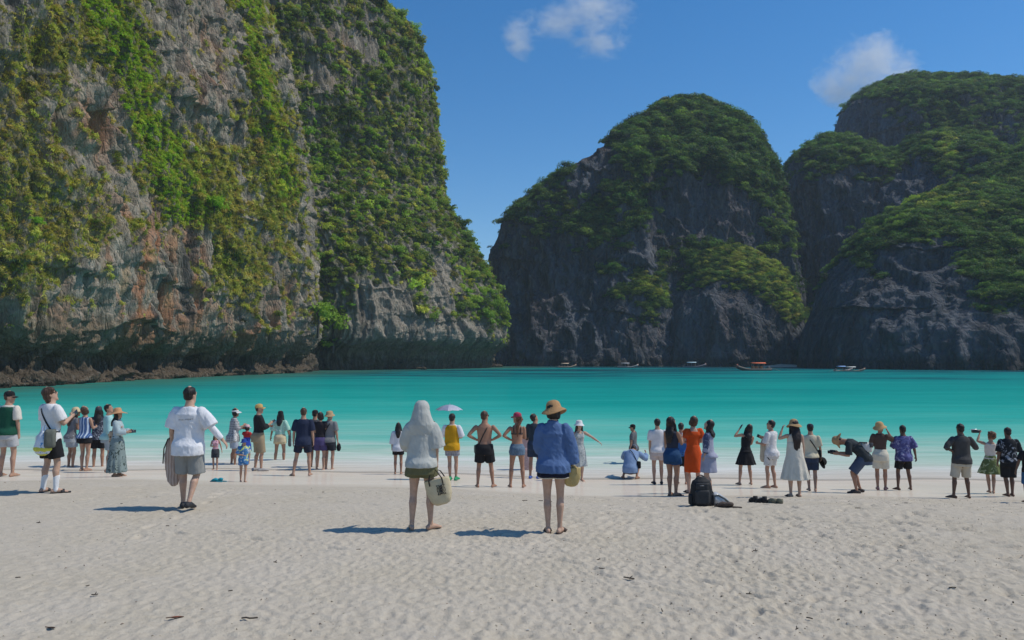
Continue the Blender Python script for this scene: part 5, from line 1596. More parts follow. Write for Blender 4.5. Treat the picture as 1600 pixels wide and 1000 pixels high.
# behind and beside the hooded woman
p = Person(622, 741, 656, -4, 'f', SKIN_T, 'woman with long black hair and a white blouse beside the grey hood', arms=('hang', 'hang'), height=1.58)
p.body(); p.shirt(cloth((.60, .60, .62)), -.16, sleeve=1.5, loose=(.19, .14), sease=.045); p.shorts(black, .6); p.hair('long', BLACKH, .16)
p = Person(677, 742, 654, 10, 'f', SKIN_M, 'woman with a hair bun and bare shoulders raising her left arm', arms=(((.75, .25, .35), (.75, .1, .72)), 'phonelow'), head=(-10, 5), height=1.60)
p.body(); p.tank(cloth((.05, .05, .055)), .18, .40, .01); p.shorts(cloth((.30, .30, .30)), .4, flare=.01); p.hair('bun', BROWNH)
phone(p, -1, 'phone raised above the grey hood by the woman with a bun')

p = Person(658, 828, 637, 0, 'f', SKIN_L, 'woman in a pale grey hooded sun cover and olive shorts in the foreground', arms=(((.20, .30, -.95), (-.45, .8, .25)), ((.14, .10, -1), (.06, .30, -.95))), head=(8, 0), feet=((-.13, .0, 12), (.13, .03, 48)), q=3.2, height=1.66, hatx=.02, legw=1.03, curl=.8)
p.body()
S = Soup(); p.torso(S, -.085, .55, .03, (.200, .155), flare=.012); p.sleeve(S, -1, 1.3, .06, .03); p.sleeve(S, 1, 1.05, .055, .05)
S.ball(p.hp(0, -.018, .026), (.112, .126, .124), p.Rh); S.ball(p.hp(0, -.035, -.06), (.124, .128, .11), p.Rh); c0, Rm = p.frame(.50)
S.tube([p.hp(0, -.03, -.03), p.hp(0, -.03, -.10), c0 + Rm @ vec(0, -.03, .01), p.frame(.42)[0]], [.128, .146, .190, .220], [.13, .14, .135, .15], xref=(1, 0, 0), seg=18)
p.add('hooded_cover', S, cloth((.46, .465, .43)), .0125, 7, 4200, .0075, 8)
p.shorts(cloth((.14, .135, .07)), .44, ease=.035, flare=.03); p.hair('short', BLACKH)
HOOD = p
g = p.W(p.hand(1) + vec(.02, 0, -.01)); s = p.s
BAGM = cloth((.62, .53, .36), 'straw', (.48, .40, .25), scale=.9)
r, Rm, g = hangbag(p, 1, 'woven straw basket bag with black handles and a square black emblem', BAGM, .37, .20, .37, 'basket_bag', plain((.022, .018, .016), .6), .15, .80, tilt=-13, rz=-6, wr=.004, off=(-.03, -.13, .0))
# the square emblem on its front: four mirrored knots of round strokes
EM = Soup()
cz = -(.15 + .15) * s; ey = -.104 * s
def stroke(pts, rad=.0048):
    EM.tube([g + Rm @ vec((x * .058 + .055) * s, ey, cz + z * .066 * s) for x, z in pts], rad * s, .004, xref=(1, 0, 0), seg=6)
for mx in (-1, 1):
    for mz in (-1, 1):
        q = [(.98, .98), (.42, .98), (.30, .80), (.42, .62), (.80, .62), (.98, .98)]
        stroke([(mx * x, mz * z) for x, z in q])
        q = [(.98, .08), (.90, .42), (.62, .45), (.50, .25), (.62, .08), (.30, .05), (.10, .30), (.16, .62), (.05, .90)]
        stroke([(mx * x, mz * z) for x, z in q])
        stroke([(mx * x, mz * z) for x, z in ((.05, .08), (.28, .34), (.20, .50))])
part_world('emblem', EM, plain((.02, .018, .018), .7), r)

p = Person(706, 751, 649, 12, 'm', SKIN_M, 'person in a mustard yellow tee with white sleeves holding a parasol', head=(5, -3), arms=('umb', 'fold'), feet=((-.05, .0), (.10, .06)))
p.body(); p.shirt(cloth((.66, .66, .68)), -.10, sleeve=.95, sease=.035, name='sleeves_shirt'); S = Soup(); p.torso(S, -.15, .53, .026, (.205, .145)); p.add('shirt_body', S, cloth((.52, .27, .012)), .0125, 2, 1800, .007)
p.shorts(cloth((.16, .16, .18), 'plaid', (.35, .35, .38)), .62); p.hair('short', BLACKH, vol=1.06); p.shoes(plain((.01, .30, .12), .5), .09)
YEL = p
# parasol
g = p.W(p.hand(-1) + vec(.02, .0, 0))
r = world_thing('parasol', 'small silver parasol with a dark underside above the mustard tee', 'umbrella', g)
S = Soup(); S.tube([g + vec(0, 0, -.08), g + vec(0, 0, .62)], .006, seg=8); part_world('shaft', S, plain((.5, .5, .5), .3, .5, .9), r)
S = Soup(); S.tube([g + vec(0, 0, -.14), g + vec(0, 0, -.02)], .014, seg=8); part_world('grip', S, plain((.03, .03, .03)), r)
UC = g + vec(-.02, -.02, .42)
def canopy_pt(k, t, n=8, Rr=.375, hh=.145):
    a = 2 * math.pi * k / n
    return UC + vec(Rr * t * math.cos(a), Rr * t * math.sin(a), hh * (1 - t ** 2.0) + .02)
um = [plain((.60, .58, .62), .35, .5, .25), plain((.42, .42, .50), .35, .5, .25)]  # second silver is a shaded copy for the panels turned from the sun
for k in range(8):
    S = Soup(); rows = []
    for t in (.02, .3, .6, .85, 1.0):
        row = []
        for q in (0, .5, 1):
            pt = canopy_pt(k + q, t)
            ch = canopy_pt(k, t) * (1 - q) + canopy_pt(k + 1, t) * q
            pt = ch * .8 + pt * .2
            if q == .5: pt = pt + vec(0, 0, .012 * t) - (pt - UC) * vec(1, 1, 0) * .05 * t
            row.append(pt)
        rows.append(row)
    top = [S.ring(rw) for rw in rows]; bot = [S.ring([q - vec(0, 0, .003) for q in rw]) for rw in rows]
    for A, B in zip(top[:-1], top[1:]):
        for j in range(2): S.f.append((A[j], B[j], B[j + 1], A[j + 1]))
    for A, B in zip(bot[:-1], bot[1:]):
        for j in range(2): S.f.append((A[j], A[j + 1], B[j + 1], B[j]))
    part_world('canopy_panel', S, um[k in (3, 4, 5)], r)
    S = Soup(); S.tube([canopy_pt(k, t) - vec(0, 0, .008) for t in (.05, .4, .7, 1.02)], .003, seg=6); part_world('rib', S, plain((.3, .3, .3), .4, .4, .8), r)

p = Person(757, 762, 645, 0, 'm', SKIN_T, 'bare chested man in black swim shorts with hands on hips', head=(38, -4), arms=('hip', 'hip'), feet=((-.16, 0, 14), (.20, .03, 22)), build=1.06, q=1.4)
p.body(); p.shorts(black, .80, .06, ease=.03, flare=.03); p.hair('short', BROWNH); p.shades()
crossbag(p, 1, 'thin dark strap and olive pouch across the bare back', cloth((.10, .11, .09)), (.13, .06, .20), cloth((.06, .05, .045)), .0, ease=.008, flap=False)
p = Person(808, 762, 646, -4, 'f', SKIN_T, 'woman in a raspberry cap and denim shorts with one hand on her hip', head=(-55, -4), arms=('hip', 'phonelow'), feet=((-.16, 0, 10), (.15, 0, 18)), hatx=.02, q=1.3)
p.body(); p.tank(cloth((.10, .07, .06)), .30, .345, .006, name='bikini_top', straps=True, tris=700); p.shorts(cloth((.09, .14, .20), 'denim', (.22, .30, .38)), .26, .08, ease=.010, flare=.012); p.hair('pony', AUBURN, .2); p.hat('cap', cloth((.40, .055, .10)))
p = Person(824, 741, 664, 8, 'f', SKIN_L, 'woman in a pale pink robe half hidden behind the raspberry cap', arms=('hang', 'hang'), height=1.5)
p.body(); p.shirt(cloth((.52, .34, .32), 'floral', (.6, .46, .42), scale=.8), -.10, sleeve=1.8, loose=(.18, .13), sease=.04); p.skirt(cloth((.50, .33, .31), 'floral', (.6, .46, .42), scale=.8), .05, .14, .02, .02, name='robe_skirt'); p.hair('long', BROWNH, .1)
hangbag(p, -1, 'white canvas tote in front of the pale pink robe', cloth((.60, .56, .50)), .28, .10, .34, drop=.10, off=(.02, -.05, .28))
p = Person(835, 748, 648, 20, 'm', SKIN_T, 'man in a dark rash vest and blue shoes behind the blue shirt', head=(35, -35), arms=('phone', 'phone'), lean=12, feet=((-.10, -.06, 10), (.10, .04)))
p.body(); p.shirt(cloth((.035, .045, .055)), -.08, sleeve=1.6, ease=.015); p.shorts(cloth((.03, .045, .075)), .80); p.hair('short', BLACKH); p.shoes(plain((.05, .12, .42), .6), .06)

# the woman in blue in the foreground
p = Person(865, 833, 628, 4, 'f', SKIN_L, 'woman in an oversized blue shirt and straw hat in the foreground', head=(38, 3), arms=(((.14, .12, -1), (-.25, .75, -.35)), ((.30, .04, -1), (.10, .24, -1))), feet=((-.075, .0, 4), (.085, .0, 20)), hatx=.05, q=3.2, legw=1.0, curl=.8)
p.body(); BLU = cloth((.088, .150, .30))
S = Soup(); p.torso(S, -.13, .535, .03, (.200, .150), flare=.018)
p.sleeve(S, -1, 1.35, .045, .02); p.sleeve(S, 1, 1.92, .046, .035)
c0, Rm = p.frame(.55); S.tube([c0 + Rm @ vec(0, -.01, -.03), c0 + Rm @ vec(0, -.015, .02)], [.085, .075], [.085, .075], xref=(1, 0, 0), cap=('flat', 'flat'))
p.add('shirt', S, BLU, .0115, 2, 4600, .015, 9)
p.shorts(cloth((.014, .015, .032)), .38, ease=.03, flare=.035)
S = Soup()
for sg in (-1, 1):
    Hh, K = p.hip[sg], p.knee[sg]; u = unit(K - Hh); e = Hh + (K - Hh) * .385
    S.tube([e - u * .004, e + u * .012], .160 * .87, cap=('flat', 'flat'), seg=24)
p.add('shorts_trim', S, cloth((.66, .60, .52)), .009, 1, 700)
p.hair('bob', BLACKH, vol=1.12)
p.hat('straw', cloth((.46, .27, .13), 'straw', (.34, .19, .085)), cloth((.62, .52, .34)), tilt=(-2, -12))
# pale triangle of a label / vent low on the back
c0, Rm = p.frame(-.045); S = Soup(); i = [c0 + Rm @ vec(x, -.205, z) for x, z in ((-.055, .035), (.055, .035), (0, -.055))]; j = [q + Rm @ vec(0, .05, 0) for q in i]
a_ = S.ring(i); b_ = S.ring(j); S.f += [tuple(a_), tuple(reversed(b_))] + [(a_[k], b_[k], b_[(k + 1) % 3], a_[(k + 1) % 3]) for k in range(3)]
p.add('back_vent', S, cloth((.16, .29, .58)), raw=True)
p.sandals(plain((.06, .035, .025), .7), plain((.05, .03, .022), .7))
SB = cloth((.50, .38, .17), 'straw', (.34, .25, .10), scale=.8)
hangbag(p, 1, 'small yellow straw bag at the right hip of the blue shirt', SB, .26, .15, .26, 'straw_bag', SB, .03, .75, off=(-.02, -.03, .05), wr=.006)

p = Person(905, 752, 657, 168, 'f', SKIN_L, 'smiling woman in a white bucket hat and sunglasses with one arm out', head=(-8, 0), arms=('point', 'hang'), hatx=.04, feet=((-.08, 0), (.08, 0)))
p.body(); p.tank(cloth((.42, .44, .43), 'floral', (.25, .28, .28)), -.02, .44, .012, name='dress_top'); p.skirt(cloth((.42, .44, .43), 'floral', (.25, .28, .28)), .10, .45, .06); p.hair('long', BLACKH, .12); p.hat('bucket', white); p.shades()

# the man shading his eyes and the crouching one
p = Person(990, 738, 661, -62, 'm', SKIN_T, 'man in a grey tee and dark cap shading his eyes', head=(-10, 2), arms=('hang', 'shade'), height=1.66, hatx=.02)
p.body(); p.shirt(cloth((.12, .125, .13)), -.14, sleeve=.75, loose=(.175, .125)); p.shorts(cloth((.10, .11, .12)), .8); p.hair('short', BLACKH); p.hat('cap', black)
p = Person(985, 749, 700, 20, 'm', SKIN_T, 'man crouching on the wet sand in a light blue shirt', height=1.9, build=1.1, pz=.36, lean=58, arms=(((.35, .75, -.55), (-.1, .9, .1)), ((.55, .65, -.6), (-.1, .7, .4))), feet=((-.22, .10, 25), (.16, .12, 10)), head=(0, 10), q=1.3)
p.body(); p.shirt(cloth((.20, .29, .45)), -.16, sleeve=1.7, loose=(.20, .15), sease=.03); p.shorts(cloth((.03, .035, .05)), .75); p.hair('short', BLACKH); p.hat('cap', cloth((.14, .2, .3)))
crossbag(p, -1, 'dark sling strap across the crouching man', black, (.2, .08, .2), black, .12, ease=.045, flap=False)

p = Person(1028, 757, 657, 2, 'm', SKIN_M, 'man in a white tee and pale pink shorts seen from behind', arms=('close', 'close'), feet=((-.10, 0), (.10, 0)))
p.body(); p.shirt(cloth((.62, .60, .60)), -.09, sleeve=.8, loose=(.185, .13), sease=.025); p.shorts(cloth((.50, .42, .39)), .62, flare=.03); p.hair('short', BLACKH, vol=1.04); p.shoes(plain((.03, .028, .03), .7), .05)
p = Person(1065, 757, 668, 30, 'm', SKIN_T, 'person in black shorts behind the blue shorts and the orange dress', height=1.62, arms=('close', 'close'), feet=((-.10, -.05), (.12, .08)))
p.body(); p.shirt(cloth((.04, .12, .30)), -.14, sleeve=.7); p.shorts(black, .95); p.hair('short', BLACKH)
p = Person(1051, 775, 654, 42, 'f', SKIN_T, 'woman with very long black hair, navy top and blue shorts', head=(18, -18), arms=('phonelow', 'phone'), feet=((-.06, -.02, 10), (.07, .02, 20)), q=1.5, legw=1.1)
p.body(); p.tank(cloth((.035, .04, .06)), .0, .49, .012, name='navy_top'); p.shorts(cloth((.022, .065, .15)), .50, .12, ease=.025, flare=.03); p.hair('long', BLACKH, .22, 1.1); p.sandals(plain((.03, .028, .028), .7))
phone(p, 1, 'white phone in the hands of the long haired woman in navy', (.6, .6, .6))
p = Person(1084, 771, 652, -8, 'f', SKIN_L, 'woman with bobbed hair in an orange off the shoulder dress', head=(-6, -26), arms=('fold', 'fold'), feet=((-.11, .02), (.13, 0)), q=1.5)
ORG = cloth((.56, .075, .014))
p.body(); S = Soup(); p.torso(S, .10, .44, .016, (.150, .11)); S.tube([p.frame(.36)[0], p.frame(.455)[0]], [.215, .185], [.135, .115], xref=p.frame(.4)[1][:, 0], cap=('flat', 'flat'), seg=20)
for sg in (-1, 1): p.sleeve(S, sg, .55, .03, .04)
p.add('dress_top', S, ORG, .0125, 2, 1800, .011); p.skirt(ORG, .14, .50, .025, .02, name='dress_skirt', folds=8); p.hair('bob', BROWNH, vol=1.08); p.sandals(plain((.06, .04, .03), .7))
p = Person(1108, 775, 658, -58, 'f', SKIN_L, 'woman in a short lavender grey dress with a navy sleeve', head=(-12, -22), arms=('close', ((.12, .1, -1), (.0, .3, -1))), feet=((-.05, -.08), (.12, .12, 20)), q=1.5)
LAV = cloth((.32, .33, .42))
p.body(); p.shirt(LAV, -.06, sleeve=(1.5, .3), loose=(.165, .125), name='dress_top'); S = Soup(); p.sleeve(S, -1, 1.6, .028, .01); p.add('navy_sleeve', S, cloth((.06, .075, .14), 'floral', (.2, .22, .3)), .0125, 2, 700, .005)
p.skirt(LAV, .10, .56, .03, .02, name='dress_skirt', folds=7); p.hair('long', BLACKH, .05, 1.06); p.sandals(plain((.08, .06, .05), .7), plain((.3, .3, .3), .5))

p = Person(1166, 758, 670, -6, 'f', SKIN_M, 'woman in a short black sundress tilting to take a picture', side=14, head=(12, -22), arms=('camera', ((.25, .55, -.7), (-.3, .6, .5))), feet=((-.20, 0, 14), (.16, .02, 12)), q=1.2, height=1.60)
p.body(); p.tank(black, .0, .40, .010, name='dress_top'); p.skirt(black, .14, .60, .10, name='dress_skirt', folds=9); p.hair('half', BLACKH, .10, 1.08)
phone(p, -1, 'black phone held up by the woman in the black sundress')
p = Person(1206, 763, 659, -42, 'm', SKIN_M, 'man in a white shirt with a beige cloth over his arm', head=(-18, -12), arms=('phonelow', 'phone'), feet=((-.10, .06, 20), (.08, -.05)))
p.body(); p.shirt(cloth((.62, .60, .58), 'floral', (.74, .73, .72)), -.12, sleeve=.9, loose=(.17, .125)); p.shorts(cloth((.60, .58, .54), 'floral', (.03, .03, .03), scale=.4), .78); p.hair('short', BLACKH); p.shades()
g = p.W(p.frame(.05)[0] + vec(-.06, .16, .02)); r = world_thing('beige_cloth', 'beige cloth draped from the forearm of the man in the white shirt', 'cloth', g)
S = Soup(); S.tube([g + vec(0, 0, z) for z in (.22, .10, -.08, -.25, -.31)], [.07, .10, .11, .12, .09], [.03, .05, .05, .05, .04], seg=14); part_world('cloth_body', S, cloth((.50, .42, .31)), r, .011, 700, .010)
phone(p, 1, 'phone held low by the man with the beige cloth')

p = Person(1243, 777, 656, -4, 'f', SKIN_L, 'woman with long dark hair in a loose cream dress and straw hat', head=(-4, 2), arms=('camera', 'hang'), feet=((-.11, .0), (.11, .02)), hatx=.05, q=1.7)
CRM = cloth((.62, .57, .48))
p.body(); p.tank(CRM, .10, .49, .022, name='dress_top', loose=(.16, .12)); p.skirt(CRM, .30, .42, .12, .03, name='dress_skirt', folds=11, tris=2800); p.hair('long', (.02, .013, .012), .36, 1.2); p.hat('straw', cloth((.44, .29, .15), 'straw', (.3, .19, .09)), cloth((.12, .07, .04)), tilt=(4, 0)); p.sandals(plain((.08, .05, .04), .7))
p = Person(1268, 768, 664, 12, 'm', SKIN_M, 'man in a cream tee and dark cap carrying a black hat', head=(8, 0), arms=('close', ((.16, .0, -1), (.15, .35, -.9))), feet=((-.05, .04), (.10, -.02)), hatx=.02)
p.body(); p.shirt(cloth((.58, .52, .38)), -.06, sleeve=.8, loose=(.18, .13)); p.shorts(cloth((.035, .05, .085)), .85); p.hair('short', BLACKH); p.hat('cap', cloth((.03, .035, .05)), tilt=(8, 0))
crossbag(p, -1, 'black strap bag worn by the man in the cream tee', black, (.18, .07, .2), black, .10, flap=False)
g = p.W(p.hand(1) + vec(.02, 0, -.06)); r = world_thing('black_hat', 'black brimmed hat in the hand of the man in the cream tee', 'hat', g)
S = Soup(); S.lathe([(.16, -.02), (.10, .0), (.09, .05), (.06, .08), (.002, .085), (.002, .078), (.08, .045), (.09, -.004), (.16, -.026), (.16, -.02)], g, roty(R(70)) @ rotz(.4), 22); part_world('crown', S, black, r)

# the right hand group
p = Person(1350, 771, 694, -66, 'm', SKIN_T, 'man in a straw hat bending forward over his camera', height=1.62, lean=64, head=(0, 22), arms=(((.15, .0, -1), (-.25, .75, .05)), ((.15, .0, -1), (-.25, .75, .05))), feet=((-.13, .16, 12), (.13, .08, 12)), pz=.88, q=1.4)
p.body(); p.shirt(cloth((.035, .042, .046)), -.10, sleeve=.95, loose=(.19, .14)); p.shorts(cloth((.065, .085, .13)), .95, ease=.035, flare=.03); p.hair('short', BLACKH); p.hat('straw', cloth((.42, .27, .14), 'straw', (.3, .18, .09)), cloth((.2, .12, .07))); p.shoes(plain((.05, .04, .035), .7), .05)
g = p.W((p.hand(-1) + p.hand(1)) / 2 + vec(0, .05, .02)); r = world_thing('camera', 'small camera in the hands of the bending man', 'camera', g)
S = Soup(); S.box(g, (.07, .13, .09), rotz(.3), .008); part_world('casing', S, plain((.03, .03, .032), .4), r); S = Soup(); S.tube([g, g + vec(-.10, .03, 0)], .034, cap=('flat', 'flat'), seg=14); part_world('lens', S, plain((.02, .02, .02), .25), r)
g = p.W(p.frame(.02)[0] + vec(.05, -.06, .20)); r = world_thing('white_backpack', 'white day pack on the back of the bending man', 'backpack', g)
S = Soup(); S.box(g, (.24, .26, .20), rotx(0), .05); part_world('pack_body', S, cloth((.56, .54, .50)), r, .012, 700, .008); S = Soup(); S.tube([g + vec(-.02, -.1, .11), g + vec(-.18, -.12, .12), g + vec(-.3, -.1, .02)], .018, seg=6); part_world('strap', S, cloth((.06, .06, .065)), r)
S = Soup(); S.box(g + vec(.07, -.12, .06), (.08, .05, .10), bev=.01); part_world('side_pocket', S, cloth((.08, .08, .085)), r)
p = Person(1377, 766, 661, 28, 'f', SKIN_T, 'woman in a straw hat, brown shirt and white shorts facing right', head=(40, -4), arms=('fold', 'camera'), hatx=.03, feet=((-.08, -.04), (.10, .05)))
p.body(); p.shirt(cloth((.085, .055, .045)), .085, sleeve=1.1, ease=.02); p.shorts(cloth((.60, .55, .44)), .85, .12, ease=.03); p.hair('short', BLACKH); p.hat('straw', cloth((.58, .36, .17), 'straw', (.42, .25, .10)), tilt=(-6, 0)); p.shoes(plain((.45, .2, .15), .7), .05)
p = Person(1413, 766, 667, 0, 'm', SKIN_D, 'man in a purple blue tropical shirt and black shorts', arms=('phonelow', 'hangout'), feet=((-.17, 0, 20), (.19, .02, 15)), build=1.05)
p.body(); p.shirt(cloth((.075, .075, .20), 'floral', (.28, .28, .42), (.12, .13, .30), scale=.7), -.14, sleeve=.95, loose=(.205, .145), sease=.04, sflare=.04, flare=.015); p.shorts(black, .80, flare=.03); p.hair('short', BLACKH)
p = Person(1504, 779, 665, 6, 'm', SKIN_D, 'man in a charcoal shirt and beige shorts with a hand on his hip', head=(-10, 0), arms=('hip', ((.6, .25, -.75), (-.1, .9, .25))), feet=((-.20, 0, 50), (.16, .03, 5)), build=1.10, q=1.4)
p.body(); p.shirt(cloth((.065, .062, .060)), -.12, sleeve=1.25, loose=(.205, .15), sease=.022, sflare=.01, collar=True); p.shorts(cloth((.50, .44, .35)), 1.0, ease=.03, flare=.02); p.hair('short', BLACKH)
p = Person(1549, 771, 677, 20, 'f', SKIN_M, 'curly haired woman in a white top and short green skirt', head=(-25, 0), arms=(((.45, .75, .1), (-.25, .5, .8)), 'fold'), feet=((-.03, .06), (.04, -.10, 10, .02)), side=5)
p.body(); p.tank(cloth((.62, .54, .46)), .04, .47, .012); p.skirt(cloth((.13, .155, .055), 'floral', (.4, .42, .22), scale=.7), .14, .58, .14, folds=9); p.hair('curly', AUBURN)
g = p.W(p.hand(-1) + vec(-.10, 0, .02)); r = world_thing('camcorder', 'silver and black camera held up by the curly haired woman', 'camera', g)
S = Soup(); S.box(g, (.20, .06, .07), bev=.01); part_world('casing', S, plain((.03, .03, .03), .3), r); S = Soup(); S.box(g + vec(-.05, -.002, .042), (.13, .064, .016), bev=.004); part_world('top_plate', S, plain((.7, .7, .7), .3, .5, .6), r)
p = Person(1578, 776, 671, 2, 'm', SKIN_D, 'man in a black shirt with white flowers and black shorts', arms=('hang', ((.35, .2, -.9), (.3, .9, .0))), feet=((-.05, 0, 6), (.08, .02, 6)), build=1.08)
p.body(); p.shirt(cloth((.018, .020, .024), 'floral', (.26, .27, .30), scale=.75), -.08, sleeve=.95, loose=(.21, .15), sease=.035); p.shorts(black, 1.02, ease=.03, flare=.03); p.hair('short', BLACKH)
p = Person(1610, 786, 690, 4, 'm', SKIN_D, 'person in a black tee and blue shorts cut by the right edge', arms=('hangout', 'hang'))
p.body(); p.shirt(black, -.10, sleeve=.8, loose=(.18, .13)); p.shorts(cloth((.03, .10, .22)), .95); p.hair('short', BLACKH)

# ------------------------------------------------------------------ things lying on the sand
def bpack():
    g = vec(*on_sand(1096, 791)); S1 = 16.3 / F
    r = world_thing('backpack', 'black backpack standing upright on the sand behind the orange dress', 'backpack', g)
    M = plain((.022, .023, .025), .75, .3, bump=.3); M2 = plain((.035, .036, .038), .7, .3, bump=.3)
    S = Soup()
    S.tube([g + vec(0, .0, z) for z in (.02, .10, .28, .42, .50, .535)], [.215, .232, .222, .205, .175, .12], [.12, .135, .13, .12, .10, .06], seg=20, cap=('flat', 'round'))
    part_world('pack_body', S, M, r, .012, 2200, .006)
    S = Soup(); S.box(g + vec(-.01, -.125, .20), (.30, .07, .26), bev=.03); part_world('front_pocket', S, M2, r, .011, 700, .004)
    S = Soup(); S.box(g + vec(-.01, -.115, .40), (.25, .05, .13), bev=.02); part_world('top_pocket', S, M2, r, .011, 500, .004)
    for sx in (-1, 1):
        S = Soup(); S.box(g + vec(sx * .215, -.01, .14), (.07, .16, .20), bev=.025); part_world('side_pocket', S, M, r, .011, 400, .005)
    S = Soup(); S.tube([g + vec(x, .02, z) for x, z in ((-.075, .52), (-.06, .585), (0, .61), (.06, .585), (.075, .52))], .013, seg=8); part_world('handle', S, M, r)
    S = Soup(); S.tube([g + vec(.17, .08, .42), g + vec(.26, .10, .25), g + vec(.34, .06, .06), g + vec(.30, .02, .02)], .026, .010, xref=(0, 1, 0), seg=8); part_world('strap', S, M, r)
    for z in (.335, .465):
        S = Soup(); S.tube([g + vec(x, -.152 + abs(x) * .12, z) for x in (-.13, -.06, 0, .06, .12)], .0045, seg=6); part_world('zip', S, plain((.08, .08, .085), .4), r)
    S = Soup(); S.box(g + vec(-.02, -.144, .425), (.085, .006, .018)); part_world('logo_patch', S, plain((.20, .20, .21), .5), r)
    r.scale = (.80, .80, .80)
bpack()

def clear_bag():
    g = vec(*on_sand(1121, 790))
    r = world_thing('plastic_bag', 'crumpled clear plastic bag with grey contents right of the backpack', 'bag', g)
    S = Soup(); S.tube([g + vec(x, 0, z) for x, z in ((-.12, .10), (-.04, .11), (.06, .08), (.15, .045), (.20, .03))], [.06, .10, .09, .06, .03], [.09, .11, .09, .06, .03], xref=(0, 1, 0), seg=14)
    m = plain((.50, .50, .50), .18, .6); part_world('bag_skin', S, m, r, .010, 900, .012)
    S = Soup(); S.tube([g + vec(x, -.07, z) for x, z in ((-.10, .16), (0, .175), (.10, .12), (.17, .06))], .016, seg=8); part_world('cord', S, plain((.10, .11, .11), .7), r)
clear_bag()

def slipper(px, py, c, label, rz, L=.27, name='slipper', group=None, high=0.0, c2=None):
    g = vec(*on_sand(px, py)); Rm = rotz(R(rz))
    r = world_thing(name, label, 'shoe', g, group)
    S = Soup(); S.tube([g + Rm @ vec(0, y * L, .010) for y in (-.48, -.3, 0, .25, .45, .5)], [L * k for k in (.10, .15, .145, .175, .13, .07)], [.016] * 6, xref=Rm[:, 0], seg=12)
    part_world('sole', S, plain(c2 or tuple(x * .6 for x in c), .8), r)
    S = Soup()
    if high > 0:
        S.tube([g + Rm @ vec(0, y * L, z) for y, z in ((-.42, .045), (-.2, .05), (.1, .045), (.3, .035), (.45, .025))], [L * k for k in (.13, .15, .16, .17, .10)], [.04, .045, .045, .035, .02], xref=Rm[:, 0], seg=12)
        S.tube([g + Rm @ vec(0, -.28 * L, .05), g + Rm @ vec(0, -.26 * L, high)], [.05, .047], cap=('round', 'flat'), seg=12)
    else:
        S.tube([g + Rm @ vec(0, y * L, z) for y, z in ((-.02, .055), (.12, .058), (.28, .045), (.42, .025))], [L * k for k in (.165, .18, .17, .11)], [.032, .034, .026, .012], xref=Rm[:, 0], seg=12)
    part_world('upper', S, plain(c, .8, bump=.3), r)
    if high > 0: r.scale = (.82, .82, .95)
slipper(1133, 793, (.085, .060, .045), 'brown slipper on the sand right of the clear bag, the left one of its pair', 80, .30)
slipper(1143, 793.5, (.085, .060, .045), 'brown slipper lying farthest right behind the backpack, beside its mate', 72, .30)
slipper(1177, 785, (.022, .020, .020), 'black ankle boot on the sand, the left one of the black pair', 25, .24, 'ankle_boot', None, .12)
slipper(1190, 786, (.022, .020, .020), 'black ankle boot on the sand next to the olive shoes', 50, .24, 'ankle_boot', None, .12)
slipper(1206, 786.5, (.21, .19, .125), 'olive shoe next to the black boots', 28, .22, 'canvas_shoe', None, .09)
slipper(1217, 787, (.21, .19, .125), 'olive shoe, the rightmost of the row of shoes', 18, .22, 'canvas_shoe', None, .09)
slipper(338, 753, (.01, .27, .34), 'teal slipper on the sand left of the small boy, flat in front', 85, .28)
slipper(346, 752.5, (.01, .27, .34), 'teal slipper on the sand nearest the small boy', 70, .28, high=0)

def leaf_thing(px, py, L, c, label, rz, curlv=.35):
    g = vec(*on_sand(px, py)); Rm = rotz(R(rz))
    bm = bmesh.new(); rows = []
    for t in np.linspace(0, 1, 8):
        w = .26 * L * math.sin(math.pi * min(1, t * 1.02 + .02)) ** .8
        zc = .012 + curlv * L * (t - .5) ** 2
        rows.append([bm.verts.new(Vector(Rm @ vec((t - .5) * L, x * w, zc + curlv * .8 * w * abs(x)))) for x in (-1, -.5, 0, .5, 1)])
    for a, b in zip(rows[:-1], rows[1:]):
        for k in range(4): bm.faces.new((a[k], a[k + 1], b[k + 1], b[k]))
    me = bpy.data.meshes.new('blade'); bm.to_mesh(me); bm.free()
    r = world_thing('fallen_leaf', label, 'leaf', g)
    link('blade', me, plain(c, .7, bump=.4), r)
    S = Soup(); S.tube([g + Rm @ vec(x * L, 0, z) for x, z in ((-.7, .02), (-.5, .012 + curlv * L * .25), (0, .016), (.45, .012 + curlv * L * .2))], .004, seg=6)
    part_world('stalk', S, plain((.10, .05, .03), .8), r)
leaf_thing(276, 968, .115, (.20, .055, .025), 'curled red brown leaf on the bare sand at the lower left', 15)
leaf_thing(80, 984, .075, (.035, .028, .022), 'small dark leaf on the sand in the lower left corner', -10)

